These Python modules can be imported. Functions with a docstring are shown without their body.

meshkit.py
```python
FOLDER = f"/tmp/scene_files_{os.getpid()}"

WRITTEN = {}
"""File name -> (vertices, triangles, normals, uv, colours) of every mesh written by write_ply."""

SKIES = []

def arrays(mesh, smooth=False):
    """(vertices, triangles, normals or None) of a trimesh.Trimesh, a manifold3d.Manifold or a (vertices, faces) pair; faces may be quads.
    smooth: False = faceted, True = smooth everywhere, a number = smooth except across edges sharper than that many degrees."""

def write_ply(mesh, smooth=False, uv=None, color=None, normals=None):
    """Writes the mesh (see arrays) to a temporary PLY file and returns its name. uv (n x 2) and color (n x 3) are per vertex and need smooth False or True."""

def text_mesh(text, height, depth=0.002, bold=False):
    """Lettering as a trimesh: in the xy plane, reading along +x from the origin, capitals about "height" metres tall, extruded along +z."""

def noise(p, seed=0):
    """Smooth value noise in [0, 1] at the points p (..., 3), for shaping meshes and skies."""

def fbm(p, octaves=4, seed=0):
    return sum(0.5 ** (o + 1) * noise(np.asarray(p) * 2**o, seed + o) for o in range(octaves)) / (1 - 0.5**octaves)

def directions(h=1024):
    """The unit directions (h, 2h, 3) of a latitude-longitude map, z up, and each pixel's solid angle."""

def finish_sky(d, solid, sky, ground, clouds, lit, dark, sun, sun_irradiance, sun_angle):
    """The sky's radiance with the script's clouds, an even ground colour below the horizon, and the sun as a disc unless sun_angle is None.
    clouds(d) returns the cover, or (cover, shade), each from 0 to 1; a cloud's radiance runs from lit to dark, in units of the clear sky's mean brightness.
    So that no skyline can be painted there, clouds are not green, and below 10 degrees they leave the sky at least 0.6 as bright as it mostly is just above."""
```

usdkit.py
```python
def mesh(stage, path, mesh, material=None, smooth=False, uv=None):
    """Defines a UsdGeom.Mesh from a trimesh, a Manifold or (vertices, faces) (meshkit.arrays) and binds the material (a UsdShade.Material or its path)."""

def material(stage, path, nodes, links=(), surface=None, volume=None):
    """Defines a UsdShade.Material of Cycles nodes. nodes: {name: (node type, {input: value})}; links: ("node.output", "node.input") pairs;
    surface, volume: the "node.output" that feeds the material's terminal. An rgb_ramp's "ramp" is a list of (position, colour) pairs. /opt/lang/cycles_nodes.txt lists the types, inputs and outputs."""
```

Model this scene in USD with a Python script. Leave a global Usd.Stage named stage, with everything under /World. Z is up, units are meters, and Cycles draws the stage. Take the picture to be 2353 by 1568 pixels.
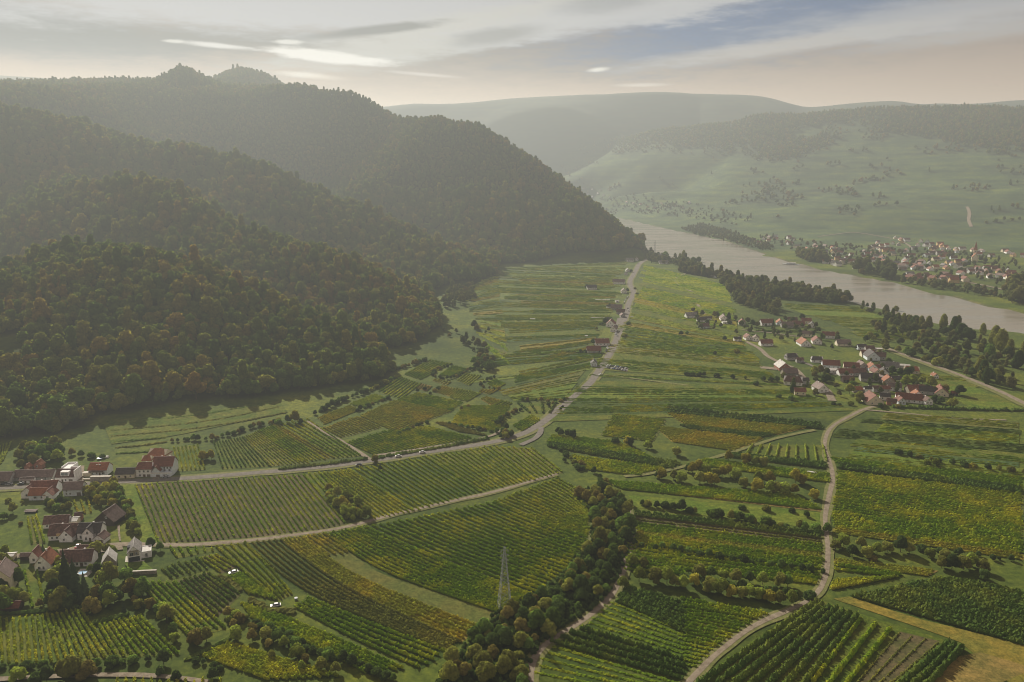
import math, random, numpy as np, trimesh, usdkit, meshkit
from scipy.interpolate import LinearNDInterpolator
from scipy.ndimage import gaussian_filter, distance_transform_edt
from scipy.spatial import cKDTree
from pxr import Gf, Sdf, Usd, UsdGeom, UsdLux, UsdShade, Vt
import shapely
from shapely.geometry import Polygon, LineString, Point
import shapely.prepared

stage = Usd.Stage.CreateInMemory()
UsdGeom.SetStageUpAxis(stage, 'Z'); UsdGeom.SetStageMetersPerUnit(stage, 1.0)
UsdGeom.Xform.Define(stage, '/World'); UsdGeom.Scope.Define(stage, '/World/Looks')
rng = np.random.default_rng(7)

SUN_I, SUN_ANGLE, EXPOSURE = 1.25, 0.6, 0.54
SKY_STRENGTH = 0.05
SKY_MIX, SKY_BASE, SKY_HIGH, CLOUD_LIT = 0.9, (8.0, 5.0, 2.9), (2.2, 1.9, 2.0), (6.5, 6.5, 6.6)
# clouds: where (in the photograph's frame), half length, half height, tilt, softness, radiance, cover
CLOUDS = [(1500, 105, 700, 60, 2, .7, (1.7, 1.45, 1.5), .7), (1860, 30, 500, 70, 4, .55, (.35, 1.2, 3.1), .95), (60, 62, 330, 50, -3, .7, (1.2, 1.45, 2.0), .8), (430, 90, 560, 34, 1, .6, (1.1, 1.15, 1.3), .75),
          (750, 4, 800, 66, 1, .45, (5.6, 5.6, 5.9), .92), (1080, 72, 430, 36, 10, .45, (6.0, 5.8, 5.4), .9), (1470, 18, 380, 34, 9, .4, (5.6, 5.6, 5.8), .85), (860, 70, 130, 9, 7, .5, (1.0, 1.0, 1.1), .85), (1140, 82, 90, 14, 8, .7, (1.4, 1.35, 1.4), .6), (1390, 8, 90, 18, 5, .7, (2.5, 2.6, 2.9), .6),
          (1900, 92, 330, 17, 6, .5, (5.8, 5.3, 4.9), .8), (2220, 22, 300, 40, 4, .6, (5.0, 5.0, 5.2), .75), (2250, 75, 220, 16, 4, .7, (5.5, 5.2, 5.0), .5), (728, 128, 128, 12, -5, .35, (10.5, 10, 9.2), .95), (662, 97, 28, 4.5, 0, .5, (9, 8.7, 8), .9), (400, 95, 22, 3.5, 0, .5, (8, 7.7, 7), .85), (500, 105, 70, 5, -3, .6, (10, 9.6, 9), .8),
          (705, 173, 55, 5, -4, .8, (14, 13, 11), .45), (980, 172, 60, 3, -4, .8, (12, 11, 10), .35), (1375, 160, 18, 3.4, 4, .8, (14, 13.5, 12), .6), (1475, 196, 42, 3, 0, .9, (12, 11, 9.5), .4)]
HAZE_COLOR, HAZE_DENSITY, HAZE_G, HAZE_Z = (0.85, 0.945, 0.985), 0.92e-4, 0.36, (-8.0, 790.0)

# ---------------------------------------------------------------- camera, sky, sun, exposure
CAM_H, PITCH, HALF = 197.0, math.radians(12.0), math.radians(32.5)
cam = UsdGeom.Camera.Define(stage, '/World/camera')
cam.CreateHorizontalApertureAttr(36.0); cam.CreateVerticalApertureAttr(24.0)
cam.CreateFocalLengthAttr(18.0 / math.tan(HALF)); cam.CreateClippingRangeAttr(Gf.Vec2f(1, 60000))
cam.CreateExposureAttr(EXPOSURE)
cam.AddTranslateOp().Set(Gf.Vec3d(0, 0, CAM_H)); cam.AddRotateXOp().Set(90 - math.degrees(PITCH))

SUN_AZ, SUN_EL = math.radians(-27.0), math.radians(30.0)          # azimuth from +y towards +x
sun = UsdLux.DistantLight.Define(stage, '/World/sun')
sun.CreateIntensityAttr(SUN_I); sun.CreateNormalizeAttr(True); sun.CreateAngleAttr(SUN_ANGLE)
sun.CreateColorAttr(Gf.Vec3f(1.0, 0.92, 0.79))
sun.AddRotateZOp().Set(-math.degrees(SUN_AZ)); sun.AddRotateXOp().Set(-(90 - math.degrees(SUN_EL)))
sun.GetPrim().GetAttribute('xformOpOrder')

# ---------------------------------------------------------------- where a point of the photograph stands (2353 px wide frame)
F_PX = 1176.5 / math.tan(HALF); CP, SP = math.cos(PITCH), math.sin(PITCH)
def ray(dx, dy):
    a, b = (np.asarray(dx, float) - 1176.5) / F_PX, (784.0 - np.asarray(dy, float)) / F_PX
    return np.stack([a, CP + b * SP, -SP + b * CP], -1)
def at(dx, dy, z=0.0):                                             # on the level z
    r = ray(dx, dy); t = (z - CAM_H) / r[..., 2]
    return r[..., :2] * t[..., None]
def pt(dx, dy, Y):                                                 # at the distance Y
    r = ray(dx, dy); p = r * (np.asarray(Y, float) / r[..., 1])[..., None]; p[..., 2] += CAM_H
    return p
def line(pts): return np.array([at(*p) for p in pts])

# ---------------------------------------------------------------- node graphs
class G:
    def __init__(s): s.n, s.l, s.k = {}, [], 0
    def add(s, kind, **inp):
        s.k += 1; name = f'n{s.k:03d}'; vals = {}
        for key, v in inp.items():
            if isinstance(v, str) and v[:1] == '@': s.l.append((v[1:], f'{name}.{key}'))
            else: vals[key] = v
        s.n[name] = (kind, vals); return name
    def m(s, op, a, b=0.0, c=0.0, clamp=False):
        return '@' + s.add('math', math_type=op, value1=a, value2=b, value3=c, use_clamp=clamp) + '.value'
    def mix(s, f, a, b, kind='mix'):
        return '@' + s.add('mix_color', blend_type=kind, fac=f, a=a, b=b, use_clamp=True) + '.result'
    def noise(s, vec, scale, detail=3, rough=0.5, out='fac', **k):
        return '@' + s.add('noise_texture', vector=vec, scale=scale, detail=detail, roughness=rough, **k) + '.' + out
    def step(s, v, a, b, lo=0.0, hi=1.0):
        return '@' + s.add('map_range', range_type='smoothstep', value=v, from_min=a, from_max=b, to_min=lo, to_max=hi, clamp=True) + '.result'
    def lin(s, v, a, b, lo=0.0, hi=1.0):
        return '@' + s.add('map_range', range_type='linear', value=v, from_min=a, from_max=b, to_min=lo, to_max=hi, clamp=True) + '.result'
    def ramp(s, f, stops): return '@' + s.add('rgb_ramp', ramp=stops, fac=f) + '.color'
    def s_oi(s): return s.add('object_info')
    def pos(s): return '@' + s.add('geometry') + '.position'
    def scaled(s, v, sc): return '@' + s.add('mapping', mapping_type='point', vector=v, scale=sc) + '.vector'
    def xyz(s, v):
        n = s.add('separate_xyz', vector=v); return [f'@{n}.{c}' for c in 'xyz']
    def vec(s, x, y, z): return '@' + s.add('combine_xyz', x=x, y=y, z=z) + '.vector'
    def attr(s, name): return '@' + s.add('attribute', attribute=name) + '.color'
    def build(s, name, surface=None, volume=None):
        return usdkit.material(stage, '/World/Looks/' + name, s.n, s.l, surface and surface.lstrip('@'), volume and volume.lstrip('@'))
    def pbr(s, name, color, rough=0.9, spec=0.2, **k):
        p = s.add('principled_bsdf', base_color=color, roughness=rough, specular_ior_level=spec, **k)
        return s.build(name, p + '.BSDF')

def sky():
    g = G()
    x, y, z = g.xyz('@' + g.add('texture_coordinate') + '.generated')
    st = '@' + g.add('sky_texture', sky_type='single_scattering', sun_disc=False, sun_elevation=SUN_EL, sun_rotation=SUN_AZ, altitude=200.0,
                     air_density=1.0, aerosol_density=2.0, ozone_density=1.0) + '.color'
    az = g.m('multiply', g.m('arctan2', x, y), 57.29578)
    el = g.m('multiply', g.m('arcsine', g.m('maximum', z, 0.0)), 57.29578)
    uv = g.vec(g.m('multiply', az, 0.06), g.m('multiply', el, 0.32), 0.0)
    n1 = g.noise(uv, 1.0, 6, 0.55); n2 = g.noise(uv, 3.1, 5, 0.6)
    n3 = g.noise(uv, 9.0, 4, 0.65)
    wob = g.m('add', g.m('add', g.m('multiply', g.m('subtract', n1, 0.5), 2.4), g.m('multiply', g.m('subtract', n2, 0.5), 1.3)), g.m('multiply', g.m('subtract', n3, 0.5), 1.5))
    col = g.mix(SKY_MIX, st, SKY_BASE)                                # thin high veil over the clear sky
    veil = g.step(el, 1.0, 9.0)
    col = g.mix(g.m('multiply', veil, 0.75), col, SKY_HIGH)
    # a broken layer of cloud everywhere, its streaks drawn out along the horizon
    cover = g.m('multiply', g.step(n1, 0.50, 0.68), g.step(el, 9.0, 18.0))
    col = g.mix(g.m('multiply', cover, 0.9), col, CLOUD_LIT)
    for dx, dy, rx, ry, tilt, soft, c, f in CLOUDS:
        r = ray(dx, dy); a0 = math.degrees(math.atan2(r[0], r[1])); e0 = math.degrees(math.asin(r[2] / np.linalg.norm(r)))
        kx, ky = math.degrees(rx / F_PX), math.degrees(ry / F_PX); ct, sn = math.cos(math.radians(tilt)), math.sin(math.radians(tilt))
        da, de = g.m('subtract', az, a0), g.m('subtract', el, e0)
        u = g.m('divide', g.m('add', g.m('multiply', da, ct), g.m('multiply', de, sn)), kx)
        v = g.m('divide', g.m('subtract', g.m('multiply', de, ct), g.m('multiply', da, sn)), ky)
        d = g.m('sqrt', g.m('add', g.m('multiply', u, u), g.m('multiply', v, v)))
        m = g.step(g.m('add', d, g.m('multiply', wob, 0.6)), 1.0 + soft, 1.0 - soft)
        col = g.mix(g.m('multiply', m, f), col, c)
    b = g.add('background_shader', color=col, strength=SKY_STRENGTH)
    m = g.build('sky', f'{b}.background')
    d = UsdLux.DomeLight.Define(stage, '/World/sky'); UsdShade.MaterialBindingAPI.Apply(d.GetPrim()).Bind(m)
    d.GetPrim().SetCustomDataByKey('kind', 'structure')
sky()

# ---------------------------------------------------------------- naming
_used = {}
def path(name, parent=None):
    base = (str(parent.GetPath()) if parent else '/World') + '/' + name
    k = _used.get(base, -1) + 1; _used[base] = k
    return base if k == 0 else f'{base}_{k:03d}'
def tag(prim, label=None, cat=None, group=None, kind=None):
    p = prim.GetPrim() if hasattr(prim, 'GetPrim') else prim
    for k, v in (('label', label), ('category', cat), ('group', group), ('kind', kind)):
        if v: p.SetCustomDataByKey(k, v)
    return p
def obj(name, mesh, mat, parent=None, smooth=False, colors=None, label=None, cat=None, group=None, kind=None):
    m = usdkit.mesh(stage, path(name, parent), mesh, mat, smooth)
    if colors is not None:
        UsdGeom.PrimvarsAPI(m).CreatePrimvar('cover', Sdf.ValueTypeNames.Color3fArray, 'vertex').Set(Vt.Vec3fArray.FromNumpy(np.asarray(colors, np.float32)))
    return tag(m, label, cat, group, kind)
def xform(name, loc=(0, 0, 0), rotz=0.0, scale=None, label=None, cat=None, group=None, kind=None, ref=None):
    x = UsdGeom.Xform.Define(stage, path(name)); x.AddTranslateOp().Set(Gf.Vec3d(*map(float, loc)))
    if rotz: x.AddRotateZOp().Set(float(rotz))
    if scale is not None: x.AddScaleOp().Set(Gf.Vec3f(*(np.ones(3) * scale).tolist()))
    p = x.GetPrim()
    if ref is not None: p.GetReferences().AddInternalReference(ref); p.SetInstanceable(True)
    return tag(p, label, cat, group, kind)
def proto(name):
    """An abstract class prim whose children are a thing's parts; copies reference it."""
    stage.CreateClassPrim('/World/_' + name) if False else None
    p = stage.CreateClassPrim('/' + name); p.SetTypeName('Xform'); return p

# ---------------------------------------------------------------- the terrain: ridges, gullies and the valley floor
def ridge(pts, drop=0.0):
    p = np.array([pt(*q) for q in pts]); p[:, 2] -= drop; return p
def foot(pts, z=0.0):
    p = line(pts); return np.c_[p, np.full(len(p), z)]
RA = ridge([(-260,800,1000),(-100,700,1010),(0,645,1010),(70,600,1000),(150,557,985),(200,551,970),(260,560,955),(330,573,940),(430,600,920),(540,648,895),(640,705,870),(740,757,840),(830,800,805),(872,836,785)], 9)
RB = ridge([(0,470,1480),(120,445,1440),(230,430,1400),(330,399,1360),(400,418,1330),(480,468,1280),(580,518,1230),(700,560,1180),(790,590,1140),(880,640,1090),(960,690,1040),(1000,735,1005)], 9)
RD = ridge([(-500,210,1700),(-200,225,1700),(0,240,1720),(90,252,1760),(200,287,1820),(330,336,1890),(420,375,1930)], 9)
RC = ridge([(250,395,1640),(300,362,1690),(370,334,1740),(450,330,1740),(530,346,1730),(640,401,1700),(760,450,1670),(870,490,1640),(960,540,1610),(1080,592,1570),(1130,628,1545)], 9)
RE1 = ridge([(-700,260,3000),(-300,230,2950),(0,206,2900),(60,190,2880),(150,182,2850),(300,184,2800),(378,182,2750),(394,164,2710),(415,128,2700),(436,150,2690),(468,190,2680),(540,205,2620),(620,215,2560)], 13)
RE2 = ridge([(440,190,3300),(482,180,3300),(515,155,3300),(550,140,3300),(600,154,3280),(640,176,3250),(680,210,3230)], 13)
RE3 = ridge([(660,198,2560),(700,194,2540),(800,192,2500),(850,221,2470),(895,249,2440)], 13)
RE4 = ridge([(895,250,2440),(940,255,2400),(1000,251,2350),(1080,270,2290),(1160,320,2210),(1260,396,2110),(1340,450,2020),(1400,500,1950),(1450,556,1880),(1466,578,1860)], 13)
RF = ridge([(-900,190,4600),(-400,175,4600),(0,170,4600),(60,172,4600),(100,180,4600),(170,182,4600),(260,190,4600)], 0)
RG = ridge([(700,262,5600),(880,241,5600),(950,234,5600),(1000,237,5600),(1090,231,5600),(1180,224,5600),(1280,217,5600),(1400,213,5600),(1500,208,5600),(1560,209,5600),(1620,214,5600),(1740,215,5600),(1800,232,5600),(1860,247,5600),(1960,236,5600),(2060,229,5600),(2110,238,5600),(2250,237,5600),(2353,230,5600),(2700,225,5600),(3300,240,5600)], 0)
RG2 = ridge([(1050,330,5100),(1170,270,5150),(1230,254,5180),(1290,250,5180),(1350,268,5150),(1420,298,5120),(1530,345,5080)], 0)
RH = ridge([(1268,388,5000),(1400,340,4900),(1460,312,4850),(1520,291,4800),(1600,284,4700),(1680,276,4600),(1740,256,4550),(1860,256,4450),(2000,246,4300),(2100,240,4200),(2250,238,4100),(2353,245,4000),(2800,230,3700),(3500,220,3300)], 8)
PEAKS = ridge([(350,192,2660),(368,188,2620),(380,186,2690),(330,196,2580),(360,215,2500),(400,205,2500),(440,215,2560),(404,140,2700),(415,130,2730),(426,140,2700),(408,150,2650),(424,152,2650),(410,145,2790),(422,148,2790),(440,205,2900),(470,205,2960),(500,200,2960),(530,196,2980),(400,190,2960),(540,140,3290),(560,141,3310),(550,150,3240),(550,150,3370),(460,205,3250),(470,205,3400),(670,215,3330)], 13)
HM = np.vstack([ridge([(1290,430,4300),(1400,432,4000),(1500,430,3850),(1650,430,3650),(1800,425,3500),(2000,422,3350),(2200,420,3150),(2353,420,3000),(2800,420,2700)]),
                ridge([(1340,395,4550),(1500,370,4350),(1700,350,4150),(1900,340,3900),(2100,335,3700),(2353,330,3450)])])
HF = foot([(1330,478),(1400,488),(1560,512),(1700,530),(1880,542),(2100,545),(2353,560),(2600,580),(3000,620)], 4)
GU = np.vstack([                                                    # hidden gullies between the spurs
    np.c_[RA[2:11, :2] + [10, 95], np.maximum(RA[2:11, 2] - 62, 6)],
    np.c_[RB[2:11, :2] + [30, 130], np.maximum(RB[2:11, 2] - 85, 6)],
    np.c_[RC[4:10, :2] + [60, 130], np.maximum(RC[4:10, 2] - 120, 8)],
    np.c_[RE4[:, :2] + [300, 450], np.maximum(RE4[:, 2] - 330, 0)],
    np.c_[RD[2:, :2] + [100, 260], RD[2:, 2] - 150],
    np.c_[RH[6:, :2] + [60, 380], RH[6:, 2] - 120]])
FA = foot([(-600,1010),(-200,1015),(0,1012),(120,1010),(240,966),(430,932),(640,915),(760,895),(850,882),(905,868)])
FB = foot([(880,815),(940,795),(1018,752)]); FBC = foot([(1000,742),(975,690),(1000,668),(1060,655)])
FC = foot([(1100,652),(1142,640)]); FE = foot([(1146,616),(1200,613),(1300,603),(1400,600),(1474,590),(1500,566),(1460,540),(1380,500),(1330,480)])
RIVER = Polygon(np.vstack([line([(1330,487),(1400,496),(1520,524),(1640,549),(1760,590),(1900,624),(2050,650),(2200,690),(2353,724),(2700,800)]),
                           line([(2900,960),(2500,800),(2353,757),(2240,752),(2150,735),(2060,714),(1960,690),(1850,667),(1720,648),(1640,634),(1580,606),(1520,590),(1476,572),(1440,548),(1395,520),(1310,498)])]))
FLAT = np.array([(x, y, 0.0) for pts in ([(0,1080),(500,1060),(900,930),(1150,780),(1250,680),(1400,640),(1470,605),(1600,640),(1800,740),(2000,800),(2353,850),(2353,1200),(1500,1000),(1000,1200),(200,1300),(-600,1100),(3000,1100),(2800,800)],)
                 for x, y in line(pts)] + [(x, y, 0.0) for x in (-700, -300, 0, 300, 800) for y in (-300, 100, 280)])
FAR = np.array([(x, y, z) for x, y, z in [(-12000,-400,150),(-3000,-400,60),(-1600,300,60),(-12000,3000,350),(-12000,12000,300),(-3000,12000,300),(3000,12000,300),(9000,12000,250),(12000,12000,300),(12000,3000,350),(12000,-400,150),(4000,-400,0),(2500,600,0),
                 (-2500,5600,330),(6000,5000,250),(0,8500,300),(3000,8500,300),(-4000,7000,350),(700,4000,-2),(300,3600,60)]], float)
def dense(p, gap=28.0):
    out = []
    for a, b in zip(p[:-1], p[1:]):
        k = max(1, int(np.linalg.norm(b - a) / gap)); t = np.arange(k)[:, None] / k; out.append(a + (b - a) * t)
    return np.vstack(out + [p[-1:]])
CTRL = np.vstack([dense(p) for p in (RA, RB, RC, RD, RE1, RE3, RE4, FA, FB, FBC, FC, FE, HF)] + [dense(p, 60) for p in (RE2, RF, RG, RG2, RH)] + [PEAKS, HM, GU, FLAT, FAR])
bank = dense(np.c_[np.array(RIVER.exterior.coords), np.zeros(len(RIVER.exterior.coords))], 40); CTRL = np.vstack([CTRL, bank])
GX = np.unique(np.concatenate([np.arange(-1300, 1700, 12.0), np.linspace(-2600, -1300, 60), np.linspace(1700, 3600, 80), np.linspace(-12000, -2600, 40), np.linspace(3600, 12000, 40)]))
GY = np.unique(np.concatenate([np.arange(-120, 2700, 12.0), np.linspace(-400, -120, 8), np.linspace(2700, 5600, 120), np.linspace(5600, 7000, 50), np.linspace(7000, 12000, 25)]))
def terrain():
    fine_x, fine_y = np.arange(-3200, 4200, 16.0), np.arange(-400, 7200, 16.0)
    f = LinearNDInterpolator(CTRL[:, :2], CTRL[:, 2])
    X, Y = np.meshgrid(fine_x, fine_y)
    Z = f(np.c_[X.ravel(), Y.ravel()]).reshape(X.shape)
    Z1, Z2 = gaussian_filter(Z, 1.3), gaussian_filter(Z, 2.6)
    w = np.clip((Y - 1500) / 2500, 0, 1); Z = Z1 * (1 - w) + Z2 * w
    p = np.stack([X / 260, Y / 260, np.zeros_like(X)], -1)
    rough = (meshkit.fbm(p, 5, 3) - 0.5)
    ridged = 0.5 - np.abs(meshkit.fbm(p * 1.15 + 9.7, 4, 8) - 0.5) * 3.2
    Z = Z + (rough * 0.34 + ridged * 0.17) * np.clip(Z - 6, 0, 120) * np.interp(Y, [900, 2300, 2700], [1, .8, .35])
    hi = np.clip((Y - 5000) / 800, 0, 1); Z = Z * (1 - hi) + hi * (gaussian_filter(Z, 2))
    inside = shapely.contains_xy(RIVER, X.ravel(), Y.ravel()).reshape(X.shape)
    sd = distance_transform_edt(~inside) * 16 - distance_transform_edt(inside) * 16
    return fine_x, fine_y, Z, sd
TX, TY, TZ, RSD = terrain()
from scipy.interpolate import RegularGridInterpolator
_h = RegularGridInterpolator((TY, TX), np.where(np.abs(TZ) < 0.35, 0.0, TZ), bounds_error=False, fill_value=None)
_s = RegularGridInterpolator((TY, TX), RSD, bounds_error=False, fill_value=300.0)
_far = LinearNDInterpolator(CTRL[:, :2], CTRL[:, 2], fill_value=150.0)
def river_dist(x, y): return _s(np.c_[np.ravel(y), np.ravel(x)]).reshape(np.shape(x))
def height(x, y):
    x, y = np.asarray(x, float), np.asarray(y, float)
    q = np.c_[np.ravel(y), np.ravel(x)]; z = _h(q)
    out = (q[:, 1] < TX[0]) | (q[:, 1] > TX[-1]) | (q[:, 0] > TY[-1])
    if out.any(): z[out] = _far(q[out][:, ::-1])
    s = _s(q); s[out] = 300
    bed = np.clip((s - 2) / 24, 0, 1)                                   # the bank falls to the river bed
    z = z * np.clip((s + 5) / 30, 0, 1) - 5.0 * (1 - bed)
    return z.reshape(x.shape)
_ax, _ay = np.meshgrid(GX, GY)
_az = height(_ax, _ay)
_hz = RegularGridInterpolator((GY, GX), _az, bounds_error=False, fill_value=None)
def ground(x, y):                                                   # the height of the terrain sheet as it is built
    x, y = np.asarray(x, float), np.asarray(y, float)
    return _hz(np.c_[np.ravel(y), np.ravel(x)]).reshape(x.shape)
def grid_faces(h, w):
    i, j = np.meshgrid(np.arange(h - 1), np.arange(w - 1), indexing='ij'); a = (i * w + j).ravel()
    return np.vstack([np.c_[a, a + 1, a + w + 1], np.c_[a, a + w + 1, a + w]])
def smooth01(x, a, b): t = np.clip((x - a) / (b - a), 0, 1); return t * t * (3 - 2 * t)

# ---------------------------------------------------------------- land cover
def hit(dx, dy):                                                    # the terrain point seen at a place of the photograph
    r = ray(dx, dy); r = r / r[1]
    Y = np.concatenate([np.arange(150, 2600, 4.0), np.arange(2600, 7500, 20.0)]); z = CAM_H + r[2] * Y; g = ground(r[0] * Y, Y)
    i = np.argmax(z < g) if (z < g).any() else len(Y) - 1
    return np.array([r[0] * Y[i], Y[i], g[i]])
def to_px(p):
    p = np.asarray(p, float); d = p - [0, 0, CAM_H]; f = d[..., 1] * CP - d[..., 2] * SP; u = d[..., 1] * SP + d[..., 2] * CP
    return np.stack([1176.5 + F_PX * d[..., 0] / f, 784 - F_PX * u / f, f], -1)
def seen(p, margin=14.0):                                           # in the frame (with a border) and not hidden behind a ridge
    q = to_px(p); ok = (q[:, 2] > 60) & (q[:, 0] > -150) & (q[:, 0] < 2503) & (q[:, 1] > -100) & (q[:, 1] < 1700)
    i = np.where(ok)[0]
    for t in np.linspace(0.25, 0.97, 40):
        if not len(i): break
        s = p[i] * [1, 1, 0] * t; line_z = CAM_H + (p[i, 2] + margin - CAM_H) * t
        i = i[ground(s[:, 0], s[:, 1]) < line_z + 12]
    out = np.zeros(len(p), bool); out[i] = True; return out
CLEAR = [Polygon([hit(*q)[:2] for q in poly]).buffer(0) for poly in
         ([(-60, 860), (0, 842), (70, 800), (130, 768), (190, 738), (215, 728), (205, 748), (150, 782), (90, 812), (30, 842), (0, 858), (-60, 885)], [(-60, 780), (0, 765), (45, 775), (60, 795), (30, 822), (0, 832), (-60, 850)])]
WOODS_LINE = LineString(line([(-900,1010),(0,1008),(130,1003),(240,962),(430,930),(640,912),(760,893),(860,876),(908,860),(880,815),(940,795),(1018,752),(990,700),(1000,668),(1060,652),(1100,650),(1142,632),(1146,612),(1200,609),(1300,599),(1400,596),(1480,585),(1470,552)]))
WOODED = Polygon(list(WOODS_LINE.coords) + [(330, 2330), (200, 3000), (0, 4000), (-4000, 5200), (-4000, 500)]).buffer(0)
def far_wood(x, y, z):                                              # the wooded part of the far slopes, 0..1
    n = meshkit.fbm(np.stack([x / 420, y / 420, z * 0], -1), 4, 11); n2 = meshkit.fbm(np.stack([x / 130, y / 130, z * 0], -1), 3, 12)
    f = smooth01(z + (n - .5) * 460, 230, 390)
    line = meshkit.noise(np.stack([x / 900, y / 900, z / 16], -1), 21); g = smooth01(n2 + (n - .5) * .7, .60, .68)
    g = np.maximum(g, smooth01(line, .74, .84) * smooth01(n, .42, .55) * .8)
    return np.maximum(f, g * smooth01(z, 5, 50) * 0.42)
def build_ground():
    X, Y, Z = _ax.ravel(), _ay.ravel(), _az.ravel()
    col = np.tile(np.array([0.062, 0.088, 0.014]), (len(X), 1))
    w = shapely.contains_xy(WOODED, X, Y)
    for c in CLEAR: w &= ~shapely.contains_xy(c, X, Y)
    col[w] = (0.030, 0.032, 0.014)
    far = ~w & (Y > 2000) & ((X > 300) | (Y > 4800))
    n = meshkit.fbm(np.stack([X / 300, Y / 300, Z * 0], -1), 4, 5)
    fw = far_wood(X, Y, Z); fw = np.where(Y > 5000, 1.0, fw)
    fld = np.array([0.048, 0.078, 0.030]) * (0.7 + 0.6 * n)[:, None]
    col[far] = (fld * (1 - fw[:, None]) + np.array([0.034, 0.046, 0.026]) * fw[:, None])[far]
    left = (X < -1500) & (Y > 1500); col[left] = (0.028, 0.036, 0.018)
    col[(Z < -2)] = (0.10, 0.09, 0.06)
    g = G(); p = g.pos(); c = g.attr('cover')
    n1 = g.noise(g.scaled(p, (0.02, 0.02, 0.02)), 1.0, 5, 0.6); n2 = g.noise(g.scaled(p, (0.25, 0.25, 0.25)), 1.0, 4, 0.65)
    band = g.noise(g.scaled(p, (0.0035, 0.006, 0.085)), 1.0, 4, 0.62)
    c = g.mix(1.0, c, g.ramp(n1, [(0.3, (0.7, 0.8, 0.7)), (0.5, (1, 1, 1)), (0.66, (1.55, 1.3, 0.95))]), 'multiply')
    c = g.mix(1.0, c, g.ramp(n2, [(0.3, (0.55, 0.62, 0.55)), (0.5, (1, 1, 1)), (0.7, (1.55, 1.42, 1.2))]), 'multiply')
    c = g.mix(0.8, c, g.ramp(band, [(0.34, (0.42, 0.52, 0.5)), (0.5, (1, 1, 1)), (0.64, (1.5, 1.36, 0.9))]), 'multiply')
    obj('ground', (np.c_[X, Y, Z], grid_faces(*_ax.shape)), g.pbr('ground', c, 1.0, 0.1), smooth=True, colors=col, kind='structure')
build_ground()

def foliage(name, stops, tint=(0.35, 0.5, 0.12), k=0.5, patch=False, scale=0.9):
    g = G(); r = '@' + g.add('object_info') + '.random'
    o = '@' + g.add('texture_coordinate') + '.object'
    n = g.noise(o, scale, 3, 0.6)
    if patch:
        loc = '@' + g.s_oi() + '.location'; big = g.noise(g.scaled(loc, (.006, .006, .012)), 1.0, 3, .6); r = g.m('add', g.m('multiply', r, .62), g.m('multiply', g.step(big, .34, .66), .30))
    c = g.ramp(r, stops)
    c = g.mix(1.0, c, g.ramp(n, [(0.28, (0.62, 0.66, 0.62)), (0.5, (1, 1, 1)), (0.75, (1.35, 1.32, 1.1))]), 'multiply')
    d = g.add('diffuse_bsdf', color=c, roughness=0.6); t = g.add('translucent_bsdf', color=g.mix(1.0, c, (1.2, 1.25, 0.7), 'multiply'))
    return g.build(name, '@' + g.add('mix_closure', fac=k, closure1='@' + d + '.BSDF', closure2='@' + t + '.BSDF') + '.closure')
AUTUMN = [(r, tuple(1.65 * q for q in c)) for r, c in [(0.0, (0.050, 0.078, 0.022)), (0.22, (0.075, 0.110, 0.028)), (0.42, (0.100, 0.125, 0.032)), (0.58, (0.130, 0.132, 0.034)), (0.72, (0.165, 0.140, 0.036)), (0.83, (0.175, 0.122, 0.038)), (0.92, (0.135, 0.102, 0.042)), (1.0, (0.065, 0.085, 0.034))]]
M_WOOD = foliage('autumn_leaves', AUTUMN, patch=True)
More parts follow.
